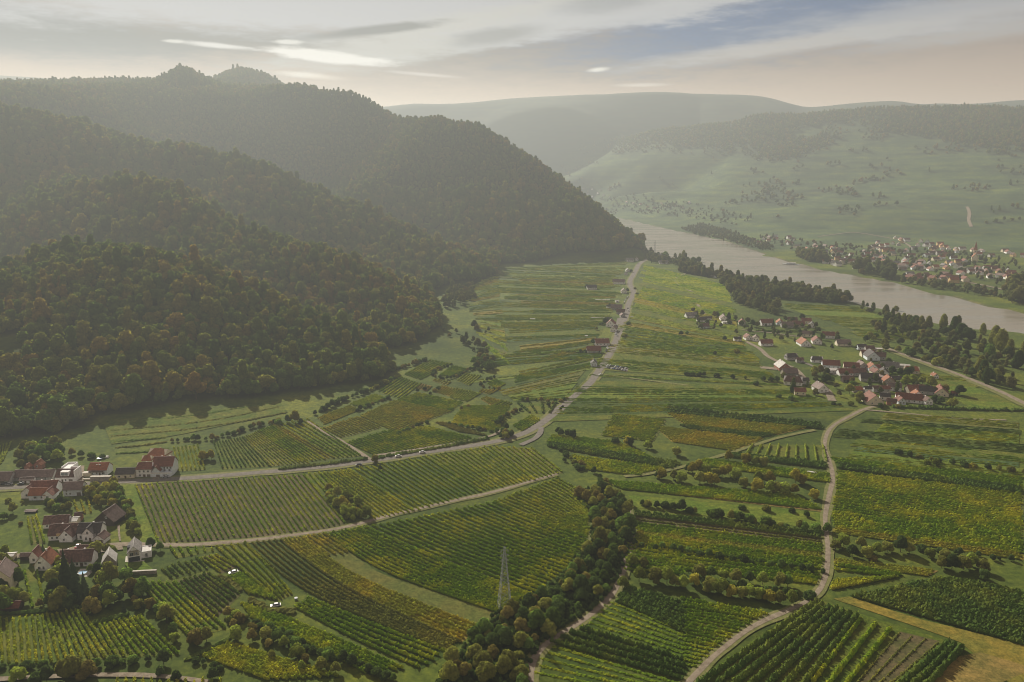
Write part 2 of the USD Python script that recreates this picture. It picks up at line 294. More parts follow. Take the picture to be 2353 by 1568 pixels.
g = G(); M_BARK = g.pbr('bark', g.ramp(g.noise(g.scaled(g.pos(), (2, 2, .5)), 1.0), [(0.3, (0.05, 0.04, 0.03)), (0.7, (0.11, 0.09, 0.065))]))

def lump(r, seed, sub=2, amp=0.28, freq=1.6):
    m = trimesh.creation.icosphere(sub, 1.0); v = np.array(m.vertices)
    d = 1 + amp * (meshkit.fbm(v * freq + seed * 7.3, 3, seed) - 0.5) * 2
    return v * d[:, None] * r, np.array(m.faces)
def leaves(centres, radii, count, size, rg, squash=1.0):
    i = rg.integers(0, len(centres), count); d = rg.normal(size=(count, 3)); d /= np.linalg.norm(d, axis=1)[:, None]
    d[:, 2] = np.where(d[:, 2] < -0.35, -d[:, 2], d[:, 2])
    p = centres[i] + d * radii[i] * rg.uniform(0.86, 1.13, count)[:, None]
    a = np.cross(d, rg.normal(size=(count, 3))); a /= np.linalg.norm(a, axis=1)[:, None]; b = np.cross(d + 0.5 * rg.normal(size=(count, 3)), a); b /= np.linalg.norm(b, axis=1)[:, None]
    s = size * rg.uniform(0.55, 1.3, (count, 1))
    v = np.stack([p - a * s, p + a * s * .6 - b * s * .8, p + a * s * .5 + b * s], 1).reshape(-1, 3)
    return v, np.arange(3 * count).reshape(-1, 3)
def join(parts):
    vs, fs, n = [], [], 0
    for v, f in parts: vs.append(v); fs.append(np.asarray(f) + n); n += len(v)
    return np.vstack(vs), np.vstack(fs)
def tree_mesh(seed, h=10.0, w=8.0, shape='round', lobes=7, count=420, sub=1, leaf=0.55):
    rg = np.random.default_rng(seed); c, r = [], []
    for k in range(lobes):
        t = k / max(1, lobes - 1); ang = k * 2.4 + rg.uniform(0, 1)
        if shape == 'round': zz = h * (0.42 + 0.40 * t); off = w * 0.30 * (1 - t ** 2) * rg.uniform(.7, 1.15); rad = w * rg.uniform(.24, .33)
        elif shape == 'tall': zz = h * (0.25 + 0.62 * t); off = w * 0.22 * (1 - t) + .05; rad = w * rg.uniform(.26, .36) * (1.08 - 0.22 * t)
        else: zz = h * (0.30 + 0.45 * t); off = w * .34 * (1 - .6 * t); rad = w * rg.uniform(.2, .3)
        c.append((off * math.cos(ang), off * math.sin(ang), zz)); r.append((rad, rad, rad * (1.25 if shape == 'tall' else .85)))
    c, r = np.array(c), np.array(r)
    parts = []
    for k in range(lobes):
        v, f = lump(1.0, seed * 31 + k, sub, 0.30); parts.append((v * r[k] + c[k], f))
    parts.append(leaves(c, r, count, leaf, rg))
    crown = join(parts)
    tk = [(0, 0, -.6), (0, 0, h * .2), (.08 * w * rg.uniform(-1, 1), .08 * w * rg.uniform(-1, 1), h * .55)]
    trunk = [tube(tk, [h * .028, h * .022, h * .01], 6)]
    for k in range(0, min(lobes, 5)): trunk.append(tube([(0, 0, h * (.2 + .05 * k)), tuple(c[k] * [.6, .6, .9]), tuple(c[k])], [h * .012, h * .008, h * .004], 5))
    return crown, join(trunk)
def tube(points, radii, sides=6):
    p = np.asarray(points, float); t = np.gradient(p, axis=0); t /= np.linalg.norm(t, axis=1, keepdims=True) + 1e-12
    a = np.cross(t, np.where(np.abs(t[:, 2:]) < .9, [0, 0, 1.], [1., 0, 0])); a /= np.linalg.norm(a, axis=1, keepdims=True) + 1e-12
    b, ang = np.cross(t, a), np.arange(sides) * 2 * np.pi / sides
    rr = np.broadcast_to(radii, (len(p),))[:, None, None]
    v = (p[:, None] + rr * (np.cos(ang)[None, :, None] * a[:, None] + np.sin(ang)[None, :, None] * b[:, None])).reshape(-1, 3)
    i, j = np.meshgrid(np.arange(len(p) - 1), np.arange(sides), indexing='ij')
    q = np.stack([i * sides + j, i * sides + (j + 1) % sides, (i + 1) * sides + (j + 1) % sides, (i + 1) * sides + j], -1).reshape(-1, 4)
    n = len(v); caps = [[0, k + 1, k] for k in range(1, sides - 1)] + [[n - sides, n - sides + k, n - sides + k + 1] for k in range(1, sides - 1)]
    return v, np.vstack([q[:, [0, 1, 2]], q[:, [0, 2, 3]], caps])
def conifer_mesh(seed, h=14.0, w=6.0, tiers=9):
    rg = np.random.default_rng(seed); parts = []
    for k in range(tiers):
        t = k / tiers; r = w * .5 * (1 - t) ** .85; z0 = h * (.08 + .90 * t); n = 11
        ang = np.arange(n) * 2 * np.pi / n + rg.uniform(0, 6); rr = r * rg.uniform(.72, 1.15, n)
        ring = np.c_[rr * np.cos(ang), rr * np.sin(ang), z0 - .12 * r + rg.uniform(-.15, .15, n)]
        v = np.vstack([ring, [[0, 0, z0 + h * .17]], [[0, 0, z0 + .1 * r]]]); i = np.arange(n)
        parts.append((v, np.vstack([np.c_[i, (i + 1) % n, np.full(n, n)], np.c_[(i + 1) % n, i, np.full(n, n + 1)]])))
    return join(parts), tube([(0, 0, -.5), (0, 0, h * .9)], [h * .018, h * .004], 6)
FOREST_KINDS = [tree_mesh(s, h, w, k, n, cnt) for s, h, w, k, n, cnt in ((1, 11, 9, 'round', 7, 360), (2, 12, 8.5, 'round', 6, 340), (3, 10, 9.5, 'round', 8, 380), (4, 13, 7, 'tall', 6, 320), (5, 10.5, 8, 'round', 7, 360), (6, 9, 8.8, 'spread', 8, 360))]
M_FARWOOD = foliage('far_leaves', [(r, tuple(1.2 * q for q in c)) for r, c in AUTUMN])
def instancer(name, pts, scales, label, cat='forest', kinds=FOREST_KINDS, mat=None, group=None):
    pi = UsdGeom.PointInstancer.Define(stage, path(name)); P = pi.GetPath(); n = len(pts); rg = np.random.default_rng(len(pts))
    targets = []
    for k, (crown, trunk) in enumerate(kinds):
        x = UsdGeom.Xform.Define(stage, f'{P}/tree' + (f'_{k:03d}' if k else ''))
        usdkit.mesh(stage, f'{x.GetPath()}/crown', crown, mat or M_WOOD, False); usdkit.mesh(stage, f'{x.GetPath()}/trunk', trunk, M_BARK, False); targets.append(x.GetPath())
    pi.CreatePrototypesRel().SetTargets(targets)
    pi.CreateProtoIndicesAttr(Vt.IntArray.FromNumpy(rg.integers(0, len(kinds), n).astype(np.int32)))
    pi.CreatePositionsAttr(Vt.Vec3fArray.FromNumpy(np.asarray(pts, np.float32)))
    a = rg.uniform(0, 2 * np.pi, n)
    q = np.zeros((n, 4)); q[:, 2] = np.sin(a / 2); q[:, 3] = np.cos(a / 2)
    pi.CreateOrientationsAttr(Vt.QuathArray([Gf.Quath(float(c), 0, 0, float(s)) for c, s in zip(q[:, 3], q[:, 2])]))
    s = np.asarray(scales, float)[:, None] * rg.uniform([.9, .9, .85], [1.1, 1.1, 1.2], (n, 3))
    pi.CreateScalesAttr(Vt.Vec3fArray.FromNumpy(s.astype(np.float32)))
    tag(pi, label, cat, group, 'stuff')
def jittered(x0, x1, y0, y1, gap, seed):
    rg = np.random.default_rng(seed); X, Y = np.meshgrid(np.arange(x0, x1, gap), np.arange(y0, y1, gap))
    p = np.c_[X.ravel(), Y.ravel()]; return p + rg.uniform(-.42, .42, p.shape) * gap
def woods():
    total = 0
    zones = [('forest', (-1000, 300, 480, 1210), 7.6, 1.22, 'dense autumn broadleaf forest of green, olive and rust crowns covering the near hill spurs'),
             ('forest', (-1900, 500, 1210, 2000), 9.2, 1.45, 'hazy autumn forest on the wooded spurs behind the first hill'),
             ('forest', (-3200, 900, 2000, 3400), 10, 1.05, 'dark misty forest up the high mountain to its skyline')]
    for k, (name, (x0, x1, y0, y1), gap, sc, label) in enumerate(zones):
        p = jittered(x0, x1, y0, y1, gap, 40 + k); ok = shapely.contains_xy(WOODED, p[:, 0], p[:, 1])
        for c in CLEAR: ok &= ~shapely.contains_xy(c, p[:, 0], p[:, 1])
        p = p[ok]; p = np.c_[p, ground(p[:, 0], p[:, 1]) - .3]; p = p[seen(p)]
        rg = np.random.default_rng(k); s = sc * np.exp(rg.normal(0, .26, len(p))).clip(.5, 1.7); edge = shapely.distance(shapely.points(p[:, 0], p[:, 1]), WOODS_LINE) if k == 0 else None
        instancer(name, p, s, label); total += len(p)
    p = jittered(300, 4200, 2300, 5000, 16, 50); z = ground(p[:, 0], p[:, 1]); f = far_wood(p[:, 0], p[:, 1], z); rg = np.random.default_rng(9)
    ok = (f > rg.uniform(.25, .9, len(p))) & ~shapely.contains_xy(WOODED, p[:, 0], p[:, 1]) & (z > 8); p = np.c_[p, z - .3][ok]; p = p[seen(p)]
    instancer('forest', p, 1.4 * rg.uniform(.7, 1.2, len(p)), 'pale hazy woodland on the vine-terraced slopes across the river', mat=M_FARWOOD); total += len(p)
    print('forest trees', total)
woods()

# ---------------------------------------------------------------- places read in enlarged views of the photograph, brought to its 2353 px frame
VIEWS = dict(L=(0, 0, .3373), I=(0, 860, .3373), M=(1300, 860, .3373), R=(2571, 860, .3373), J=(0, 1710, .3373), K=(1300, 1710, .3373), P=(2571, 1710, .3373),
             A=(0, 1680, .16864), B=(2550, 1180, .16864), C=(3100, 1180, .16864), D=(2000, 900, .16864), E=(1050, 1350, .2849), F=(2050, 1450, .2849), G=(0, 2050, .16864), H=(500, 1950, .16864))
def V(view, *xy):
    if view == '': return [tuple(p) for p in np.reshape(np.array(xy, float), (-1, 2))]
    sx, sy, k = VIEWS[view]; q = np.reshape(np.array(xy, float), (-1, 2)) * k + np.array([sx, sy]) * .60790
    return [tuple(p) for p in q]
def W(view, *xy): return np.array([at(*p) for p in V(view, *xy)])   # on the valley floor, in metres
def resample(p, n):
    p = np.asarray(p, float); d = np.r_[0, np.cumsum(np.linalg.norm(np.diff(p, axis=0), axis=1))]; s = np.linspace(0, d[-1], n)
    return np.stack([np.interp(s, d, p[:, k]) for k in range(p.shape[1])], 1)
def smooth_line(p, step=4.0):
    p = np.asarray(p, float); n = max(2, int(np.linalg.norm(np.diff(p, axis=0), axis=1).sum() / step))
    q = resample(p, n); k = max(1, n // (len(p) * 2))
    if len(p) > 2:
        for _ in range(2):
            pad = np.pad(q, ((k, k), (0, 0)), mode='edge'); c = np.cumsum(np.vstack([np.zeros((1, 2)), pad]), 0); q2 = (c[2 * k + 1:] - c[:-2 * k - 1]) / (2 * k + 1); q2[0], q2[-1] = q[0], q[-1]; q = q2
    return q

# ---------------------------------------------------------------- fields and rows
VINE = dict(green=((.066, .104, .009), (.165, .165, .012)), olive=((.085, .112, .011), (.175, .165, .014)), yellow=((.105, .115, .018), (.16, .135, .018)), dark=((.040, .066, .015), (.08, .095, .018)), brown=((.065, .072, .020), (.095, .09, .02)), pale=((.10, .125, .02), (.16, .17, .022)))
def vine_mat(kind):
    a, b = (tuple(2.55 * q for q in c) for c in VINE[kind]); g = G(); p = g.pos()
    big = g.noise(g.scaled(p, (.022, .022, 0)), 1.0, 4, .6); mid = g.noise(g.scaled(p, (.12, .12, .1)), 1.0, 3, .6); fine = g.noise(p, 1.6, 4, .7)
    c = g.mix(g.step(g.m('add', g.m('multiply', big, .7), g.m('multiply', mid, .45)), .50, .74), a, b)
    c = g.mix(1.0, c, g.ramp(fine, [(.3, (.62, .66, .6)), (.5, (1, 1, 1)), (.7, (1.4, 1.34, 1.15))]), 'multiply')
    d = g.add('diffuse_bsdf', color=c); t = g.add('translucent_bsdf', color=g.mix(1.0, c, (1.25, 1.25, .7), 'multiply'))
    return g.build('vine_' + kind, '@' + g.add('mix_closure', fac=.45, closure1='@' + d + '.BSDF', closure2='@' + t + '.BSDF') + '.closure')
M_VINE = {k: vine_mat(k) for k in VINE}
SOIL = dict(grass=((.062, .094, .014), (.11, .118, .022)), soil=((.095, .078, .042), (.07, .075, .028)), lawn=((.074, .118, .016), (.115, .142, .022)), dry=((.20, .145, .048), (.135, .115, .036)), gold=((.185, .145, .03), (.125, .12, .026)), deep=((.038, .064, .012), (.064, .088, .016)), olive=((.105, .105, .028), (.08, .098, .026)), blue=((.045, .080, .030), (.060, .092, .028)))
def soil_mat(kind):
    a, b = SOIL[kind]; g = G(); p = g.pos()
    n = g.noise(g.scaled(p, (.05, .05, 0)), 1.0, 5, .62); f = g.noise(p, .9, 4, .7); ff = g.noise(g.scaled(p, (.3, .3, .3)), 1.0, 3, .6)
    c = g.mix(g.step(n, .38, .64), a, b)
    c = g.mix(1.0, c, g.ramp(f, [(.3, (.62, .66, .62)), (.7, (1.4, 1.34, 1.25))]), 'multiply'); c = g.mix(1.0, c, g.ramp(ff, [(.32, (.72, .76, .72)), (.68, (1.28, 1.24, 1.2))]), 'multiply')
    return g.pbr('field_' + kind, c, 1.0, .05)
M_SOIL = {k: soil_mat(k) for k in SOIL}
LIFT = [0.05]
def drape(p, lift): z = ground(p[:, 0], p[:, 1]); return np.c_[p, z + lift + np.where(np.abs(z) > .05, .25, 0)]
def sheet(name, A, B, mat, lift=None, n=None, m=None, **k):         # a strip of ground between two lines
    if lift is None: LIFT[0] += .0015; lift = LIFT[0]
    la = np.linalg.norm(np.diff(A, axis=0), axis=1).sum(); lb = np.linalg.norm(A[len(A) // 2] - B[len(B) // 2])
    n = n or int(np.clip(la / 9, 2, 90)); m = m or int(np.clip(lb / 9, 2, 60)); a, b = resample(A, n), resample(B, n)
    t = np.linspace(0, 1, m)[:, None, None]; q = (a[None] * (1 - t) + b[None] * t).reshape(-1, 2)
    f = grid_faces(m, n); v = drape(q, lift)
    if np.cross(v[f[0, 1]] - v[f[0, 0]], v[f[0, 2]] - v[f[0, 0]])[2] < 0: f = f[:, ::-1]
    return obj(name, (v, f), mat, kind='structure', **k)
def row_mesh(p, step, h, w, rg, gap=.03, sides=5, leaf=0):
    n = max(3, int(np.linalg.norm(np.diff(p, axis=0), axis=1).sum() / step) + 1); q = resample(p, n); t = np.gradient(q, axis=0); t /= np.linalg.norm(t, axis=1, keepdims=True) + 1e-9
    nn = np.c_[-t[:, 1], t[:, 0]]; base = ground(q[:, 0], q[:, 1]); hh = h * rg.uniform(.62, 1.22, n); ww = w * rg.uniform(.6, 1.3, n); hole = rg.random(n) < gap; hh[hole] *= .25; ww[hole] *= .5
    hh[[0, -1]] *= .8
    prof = np.array([(-.42, .18), (-.55, .62), (0, 1.0), (.55, .62), (.42, .18)]) if sides == 5 else np.array([(-.5, .15), (0, 1.0), (.5, .15)])
    k = len(prof); off = prof[None, :, 0] * ww[:, None] + rg.normal(0, .13 * w, (n, k)); zz = prof[None, :, 1] * hh[:, None] + rg.normal(0, .09 * h, (n, k))
    v = np.empty((n, k, 3)); v[..., :2] = q[:, None] + nn[:, None] * off[..., None] + t[:, None] * rg.normal(0, .25 * step, (n, k))[..., None]; v[..., 2] = base[:, None] + zz
    f = grid_faces(n, k); caps = [[0, i + 1, i] for i in range(1, k - 1)] + [[(n - 1) * k, (n - 1) * k + i, (n - 1) * k + i + 1] for i in range(1, k - 1)]
    v = v.reshape(-1, 3); f = np.vstack([f, caps])
    if leaf:
        c = int(n * leaf); i = rg.integers(0, n, c); a = rg.uniform(-.42, .42, c); z_ = base[i] + hh[i] * (1.06 - .75 * np.abs(a) ** 1.6) * rg.uniform(.8, 1.12, c); o = np.c_[q[i] + nn[i] * (a * ww[i] * 1.15)[:, None] + t[i] * rg.uniform(-.5, .5, c)[:, None] * step, z_]
        d1, d2_ = rg.normal(size=(c, 3)) * .24, rg.normal(size=(c, 3)) * .24; k0 = len(v); v = np.vstack([v, np.stack([o - d1, o + d1, o + d2_ * 1.4], 1).reshape(-1, 3)]); f = np.vstack([f, k0 + np.arange(3 * c).reshape(-1, 3)])
    return v, f
ROWS = []                                                            # (seen size, polyline, step, height, width, kind, gap, label, group)
def field(stages, kind='green', floor='grass', spacing=3.0, h=1.55, w=.95, label=None, group=None, gap=.03, step=None, view=''):
    """Rows that run through the stages; each stage is a line across the rows, with as many corners as the others."""
    st = [np.array([at(*p) for p in s]) for s in stages]
    mid = st[len(st) // 2]; width = np.linalg.norm(np.diff(mid, axis=0), axis=1).sum(); n = max(2, int(round(width / spacing)) + 1)
    if floor: sheet('field', *( [resample_stage(st, 0.0), resample_stage(st, 1.0)] if len(st) > 2 else [st[0], st[-1]] ), M_SOIL[floor]) if len(st) == 2 else stage_sheet(st, floor)
    rg = np.random.default_rng(len(ROWS) + 5); cols = [resample(s, n) for s in st]
    e0, e1 = (to_px(np.r_[np.mean([c[i] for c in cols], axis=0), 0.0]) for i in (0, -1)); side = 'left' if abs(e1[0] - e0[0]) > 1.2 * abs(e1[1] - e0[1]) else 'far edge'; back = (e1[0] < e0[0]) if side == 'left' else (e1[1] < e0[1])
    for i in range(n):
        p = np.array([c[i] for c in cols]); a, b = p[0].copy(), p[-1].copy()
        d = np.linalg.norm(b - a)
        if d < 5: continue
        p = smooth_line(p, 3.0) if len(p) > 2 else np.array([a, a + (b - a) * .5, b]); u = (b - a) / d
        p[0] += u * rg.uniform(.3, 2.2); p[-1] -= u * rg.uniform(.3, 2.2)
        c = p.mean(0); dist = math.hypot(c[0], c[1]); L = np.linalg.norm(np.diff(p, axis=0), axis=1).sum()
        q = to_px(np.c_[p, np.zeros(len(p))]); vis = ((q[:, 0] > -40) & (q[:, 0] < 2400) & (q[:, 1] < 1600) & (q[:, 1] > 0)).mean()
        if vis == 0: continue
        size = L * vis * w * F_PX ** 2 / dist ** 2
        ROWS.append((size, p, step or float(np.clip(dist / 560, .6, 6)), h, w, kind, gap, label and f'{label}, {nth((n - i) if back else i + 1)} from the {side}', group))
def resample_stage(st, s): return np.array([resample(x, 101)[int(round(s * 100))] for x in st])
def stage_sheet(st, floor):
    for a, b in zip(st[:-1], st[1:]): sheet('field', a, b, M_SOIL[floor])
def nth(i): return f"{i}{'th' if 10 <= i % 100 <= 20 else {1: 'st', 2: 'nd', 3: 'rd'}.get(i % 10, 'th')}"
def build_rows():
    order = sorted(range(len(ROWS)), key=lambda i: -ROWS[i][0]); own = set(order[:298]); rest = {}
    rg = np.random.default_rng(3)
    for i, (size, p, step, h, w, kind, gap, label, group) in enumerate(ROWS):
        m = row_mesh(p, step, h, w, rg, gap + .02, 5 if step < 2 else 3, 2.2 if step < 1.0 else 0)
        if i in own: obj('vine_row', m, M_VINE[kind], label=label, cat='vine row', group=group)
        else: rest.setdefault((kind, group), []).append(m)
    for (kind, group), ms in rest.items(): obj('vine_rows', join(ms), M_VINE[kind], kind='stuff', label=f'{kind} vine rows: ' + (group or 'on the plain'), cat='vines')
    print('rows', len(ROWS), 'own', len(own))
def strip(view, tl, tr, br, bl, floor, kind=None, **k):              # a long strip: left end tl-bl, right end tr-br; its rows run along it
    a, b, c, d = (V(view, *p)[0] for p in (tl, tr, br, bl))
    if kind: field([[a, d], [b, c]], kind, floor, **k)
    else: sheet('field', np.array([at(*a), at(*b)]), np.array([at(*d), at(*c)]), M_SOIL[floor])

# the large vineyard between the main road and the field track
g1 = 'rows of the large vineyard between the main road and the field track'; l1 = "green vine row in the large vineyard below the main road"
field([V('J', 925, 224) + V('E', 0, 962, 200, 948), V('J', 1085, 628) + V('E', 240, 1418, 545, 1352)], 'green', 'soil', 3.0, w=.8, label=l1, group=g1)
g2 = 'thin olive rows beside the yellow orchard patch'; l2 = "thin olive vine row right of the yellow orchard patch"
field([V('E', 210, 948, 330, 936), V('E', 340, 1100, 470, 1075)], 'green', 'grass', 3.0, label='short green vine row above the yellow orchard patch', group='short rows above the yellow orchard patch')
field([V('E', 335, 938, 560, 908), V('E', 790, 1315, 1100, 1255)], 'olive', 'grass', 3.0, h=1.5, w=.8, label=l2, group=g2)
g3 = 'dark green rows right of the thin olive rows'; l3 = "dark green vine row above the field track"
field([V('E', 565, 905, 1180, 805), V('E', 1108, 1252, 1640, 1098)], 'green', 'deep', 3.5, w=.75, label=l3, group=g3)
g4 = 'yellowing rows at the right end of the large vineyard'; l4 = "yellowing vine row below the road bend"
field([V('E', 1185, 803, 1700, 722), V('E', 1648, 1094, 2070, 1000)], 'olive', 'grass', 3.0, label=l4, group=g4)
field([V('E', 1705, 722, 2040, 735), V('E', 2080, 998, 2300, 938)], 'olive', 'olive', 3.2, label="yellow green vine row by the large vineyard's curved edge", group='rows along the curved right edge')
# the great vineyard with the pylon, below the field track
def d2(*p): return [tuple(q) for q in np.reshape(np.array(p, float), (-1, 2))]
field([d2(494, 1255, 560, 1248), d2(565, 1319, 618, 1304), d2(640, 1382, 672, 1368)], 'olive', 'grass', 2.8, h=1.6, w=.85, label="olive vine row running down to the white parked cars", group='olive rows down to the white cars')
field([d2(562, 1248, 640, 1240), d2(684, 1357, 790, 1356), d2(1036, 1500, 1060, 1478)], 'brown', 'deep', 3.4, h=1.4, w=.75, label="brownish vine row below the yellow strip", group='brownish rows below the yellow strip')
field([d2(642, 1240, 690, 1235), d2(792, 1354, 806, 1326), d2(1062, 1476, 1104, 1444)], 'yellow', 'gold', 2.6, label="yellow vine row in the golden strip left of the pylon", group='yellow rows of the golden strip')
sheet('field', W('', 692, 1234, 806, 1326, 1106, 1443), W('', 742, 1227, 872, 1318, 1150, 1412), M_SOIL['olive'])
field([d2(694, 1233, 742, 1227), d2(760, 1280, 818, 1272)], 'yellow', None, 3.0, label="short yellow vine row above the grass strip", group='short yellow rows above the grass strip')
field([d2(744, 1227, 832, 1211), d2(876, 1316, 1010, 1292), d2(1152, 1410, 1222, 1374)], 'green', 'deep', 3.5, w=.75, label='vine row passing behind the foot of the steel pylon', group='rows passing behind the pylon foot')
field([d2(836, 1211, 1000, 1181, 1128, 1154), d2(1014, 1290, 1150, 1254, 1240, 1202), d2(1228, 1370, 1312, 1304, 1358, 1240)], 'green', 'deep', 3.5, w=.75, label='dark green vine row on the slope right of the pylon', group='rows right of the pylon')
field([d2(1132, 1152, 1276, 1098), d2(1244, 1198, 1328, 1126), d2(1358, 1236, 1352, 1170)], 'olive', 'grass', 3.5, w=.75, label="yellow green vine row above the pylon vineyard", group='rows at the narrow top of the pylon vineyard')
field([d2(672, 1392, 704, 1374), d2(820, 1472, 860, 1440), d2(970, 1538, 1032, 1502)], 'green', 'deep', 2.8, label="green vine row below the second white car", group='rows below the second white car')
field([d2(553, 1388, 574, 1418), d2(690, 1432, 690, 1468), d2(930, 1540, 850, 1552)], 'green', 'deep', 2.8, label="green vine row below the reddish bank", group='rows below the reddish bank')
# small blocks by the village
field([V('J', 1090, 790, 1335, 722), V('J', 1180, 868, 1418, 802)], 'dark', 'deep', 3.0, label="tall dark vine row right of the modern house", group='dark rows right of the modern house')
field([V('H', 510, 430, 1080, 430), V('H', 620, 580, 1095, 500)], 'green', 'grass', 3.2, h=1.6, label='short vine row just under the field track beside the modern house', group='short rows under the field track')
field([V('H', 900, 565, 1100, 525), V('H', 1225, 790, 1425, 700)], 'olive', 'soil', 2.8, h=1.5, label='olive vine row above the first white car', group='olive rows above the first white car')
field([V('H', 1300, 820, 1450, 780), V('H', 1610, 1080, 1960, 1165)], 'green', 'grass', 2.8, label='green vine row just below the first white car', group='rows below the first white car')
field([V('J', 1190, 882, 1410, 822), V('J', 1462, 1140, 1640, 975)], 'dark', 'soil', 3.0, label='dark vine row in the square block above the yellow thicket', group='rows of the square block')
field([V('J', 932, 872, 1172, 884), V('J', 1300, 1268, 1540, 1206)], 'green', 'grass', 3.2, label='green vine row between the orchard and the square block', group='rows between orchard and square block')
field([V('G', 0, 1030, 445, 1008), V('J', 20, 1452, 252, 1450)], 'olive', 'grass', 3.0, label='vine row at the bottom left corner of the picture', group='rows at the bottom left')
field([V('G', 508, 1000, 1085, 910), V('J', 300, 1446, 770, 1405)], 'olive', 'grass', 3.0, label='vine row in the middle of the bottom left vineyard', group='rows in the middle of the bottom left vineyard')
field([V('G', 1340, 1118, 1885, 1000), V('J', 800, 1402, 1222, 1386)], 'green', 'grass', 3.0, label='vine row below the clipped dark hedge', group='rows below the clipped hedge')
field([V('J', 1360, 1385, 1540, 1300), V('J', 1850, 1560, 2330, 1540)], 'olive', 'deep', 3.4, h=1.5, label='vine row on the sloping strip at the bottom edge', group='rows at the bottom edge')
field([V('A', 1000, 770, 1195, 750), V('A', 1080, 965, 1245, 945)], 'yellow', 'grass', 3.0, label="short garden vine row below the grey roofed house", group='garden vine rows')
field([V('G', 330, 380, 500, 362), V('G', 450, 905, 600, 870)], 'green', 'grass', 3.6, label='vine row between the gardens at the lower left', group='vine rows between the gardens')
field([V('A', 380, 1000, 490, 970), V('A', 440, 1370, 610, 1350)], 'green', 'olive', 3.4, label='vine row left of the brown roofed farmhouse', group='vine rows left of the farmhouse')
field([V('I', 0, 1480, 78, 1462), V('J', 0, 90, 20, 60)], 'pale', 'grass', 3.2, label='vine row at the left edge under the wood', group='vine rows at the left edge')
field([V('J', 800, 1545, 1500, 1545), V('J', 800, 1600, 1500, 1600)], 'olive', 'deep', 3.4, label='short vine row under the bottom track', group='rows under the bottom track')
# above the main road
ga = 'rows of the vineyard behind the roadside houses'
field([V('I', 1185, 1500, 1345, 1482), V('J', 1215, 132, 1395, 122)], 'olive', 'grass', 3.0, label='vine row beside the red roofed roadside houses', group=ga)
field([V('I', 1455, 1462, 1650, 1432), V('J', 1520, 118, 1835, 98)], 'dark', 'grass', 3.0, label='dark vine row in the block above the road embankment', group='dark rows above the embankment')
field([V('I', 1650, 1432, 1762, 1382), V('J', 1845, 98, 2105, 80)], 'olive', 'olive', 2.8, h=1.3, w=.7, label='faint vine row in the bare olive block above the road', group='faint olive rows above the road')
field([V('I', 1765, 1380, 1845, 1352), V('E', 180, 852, 380, 832)], 'green', 'grass', 2.8, label='green vine row left of the yellow band above the road', group='green rows left of the yellow band')
field([V('I', 1848, 1350, 1880, 1342), V('E', 385, 830, 462, 824)], 'yellow', 'olive', 2.6, label='yellow vine row in the narrow band above the road', group='yellow band above the road')
field([V('I', 1884, 1342, 2085, 1305), V('E', 466, 824, 668, 798)], 'green', 'grass', 2.8, label='green vine row left of the sloping field road', group='green rows left of the field road')
field([V('E', 548, 690, 835, 602, 1195, 560), V('E', 785, 792, 1175, 738, 1568, 662)], 'green', 'grass', 3.0, label='vine row right of the sloping field road above the embankment', group='rows right of the field road')
field([V('E', 365, 572, 630, 482), V('E', 520, 655, 840, 575)], 'yellow', 'olive', 3.0, h=1.6, label='yellow dotted vine row on the terrace above the field road', group='rows of the yellow terrace')
field([V('E', 660, 472, 925, 355), V('E', 968, 615, 1400, 445)], 'yellow', 'olive', 3.0, h=1.5, label='yellow green vine row on the broad middle terrace', group='rows of the broad middle terrace')
field([V('E', 935, 352, 1115, 292), V('E', 1410, 440, 1505, 372)], 'green', 'grass', 3.0, label='green vine row on the upper middle terrace', group='rows of the upper middle terrace')
field([V('E', 320, 498, 370, 545), V('E', 598, 390, 655, 428)], 'yellow', 'olive', 3.0, label='vine row on the narrow terrace under the wood edge', group='rows of the narrow terrace')
field([V('E', 585, 382, 650, 412), V('E', 800, 300, 885, 330)], 'pale', 'grass', 3.0, label='pale vine row on the small upper terrace', group='rows of the small upper terrace')
field([V('E', 812, 285, 985, 345), V('E', 1005, 162, 1152, 215)], 'green', 'grass', 4.6, label='vine row on the striped terrace below the wood corner', group='rows of the striped terrace')
field([V('E', 1022, 146, 1145, 186), V('E', 1240, 20, 1400, 52)], 'green', 'grass', 4.2, label='vine row on the long terrace beside the wood corner', group='rows of the long terrace')
for vv, kk, ff in (((1305, 150, 1370, 165, 1420, 70, 1530, 92), 'green', 'grass'), ((1240, 195, 1360, 230, 1285, 178, 1395, 200), 'yellow', 'olive'), ((1118, 255, 1200, 278, 1160, 215, 1245, 235), 'brown', 'dry'), ((1270, 285, 1385, 320, 1330, 232, 1470, 262), 'yellow', 'gold'),
                   ((1445, 195, 1540, 232, 1530, 130, 1640, 150), 'pale', 'grass'), ((1385, 330, 1520, 362, 1450, 250, 1640, 290), 'pale', 'grass'), ((1690, 222, 1760, 260, 1760, 180, 1840, 215), 'green', 'grass'), ((1620, 285, 1700, 305, 1660, 258, 1780, 262), 'yellow', 'olive'),
                   ((1640, 345, 1720, 395, 1690, 320, 1810, 350), 'yellow', 'gold'), ((1480, 400, 1390, 535, 1880, 400, 1790, 605), 'olive', 'grass'), ((1260, 530, 1440, 600, 1420, 545, 1700, 640), 'brown', 'soil'), ((1740, 395, 1800, 430, 1830, 350, 1890, 370), 'olive', 'olive')):
    field([V('E', *vv[:4]), V('E', *vv[4:])], kk, ff, 3.2, h=1.5, label=f'{kk} vine row on a small terrace left of the main road', group=f'{kk} rows on the small terraces')
field([V('E', 1930, 372, 2235, 378), V('E', 2035, 452, 2190, 462)], 'dark', 'grass', 5.5, h=2.2, w=1.6, label='dark fruit hedge row in the block touching the main road', group='dark rows touching the main road')
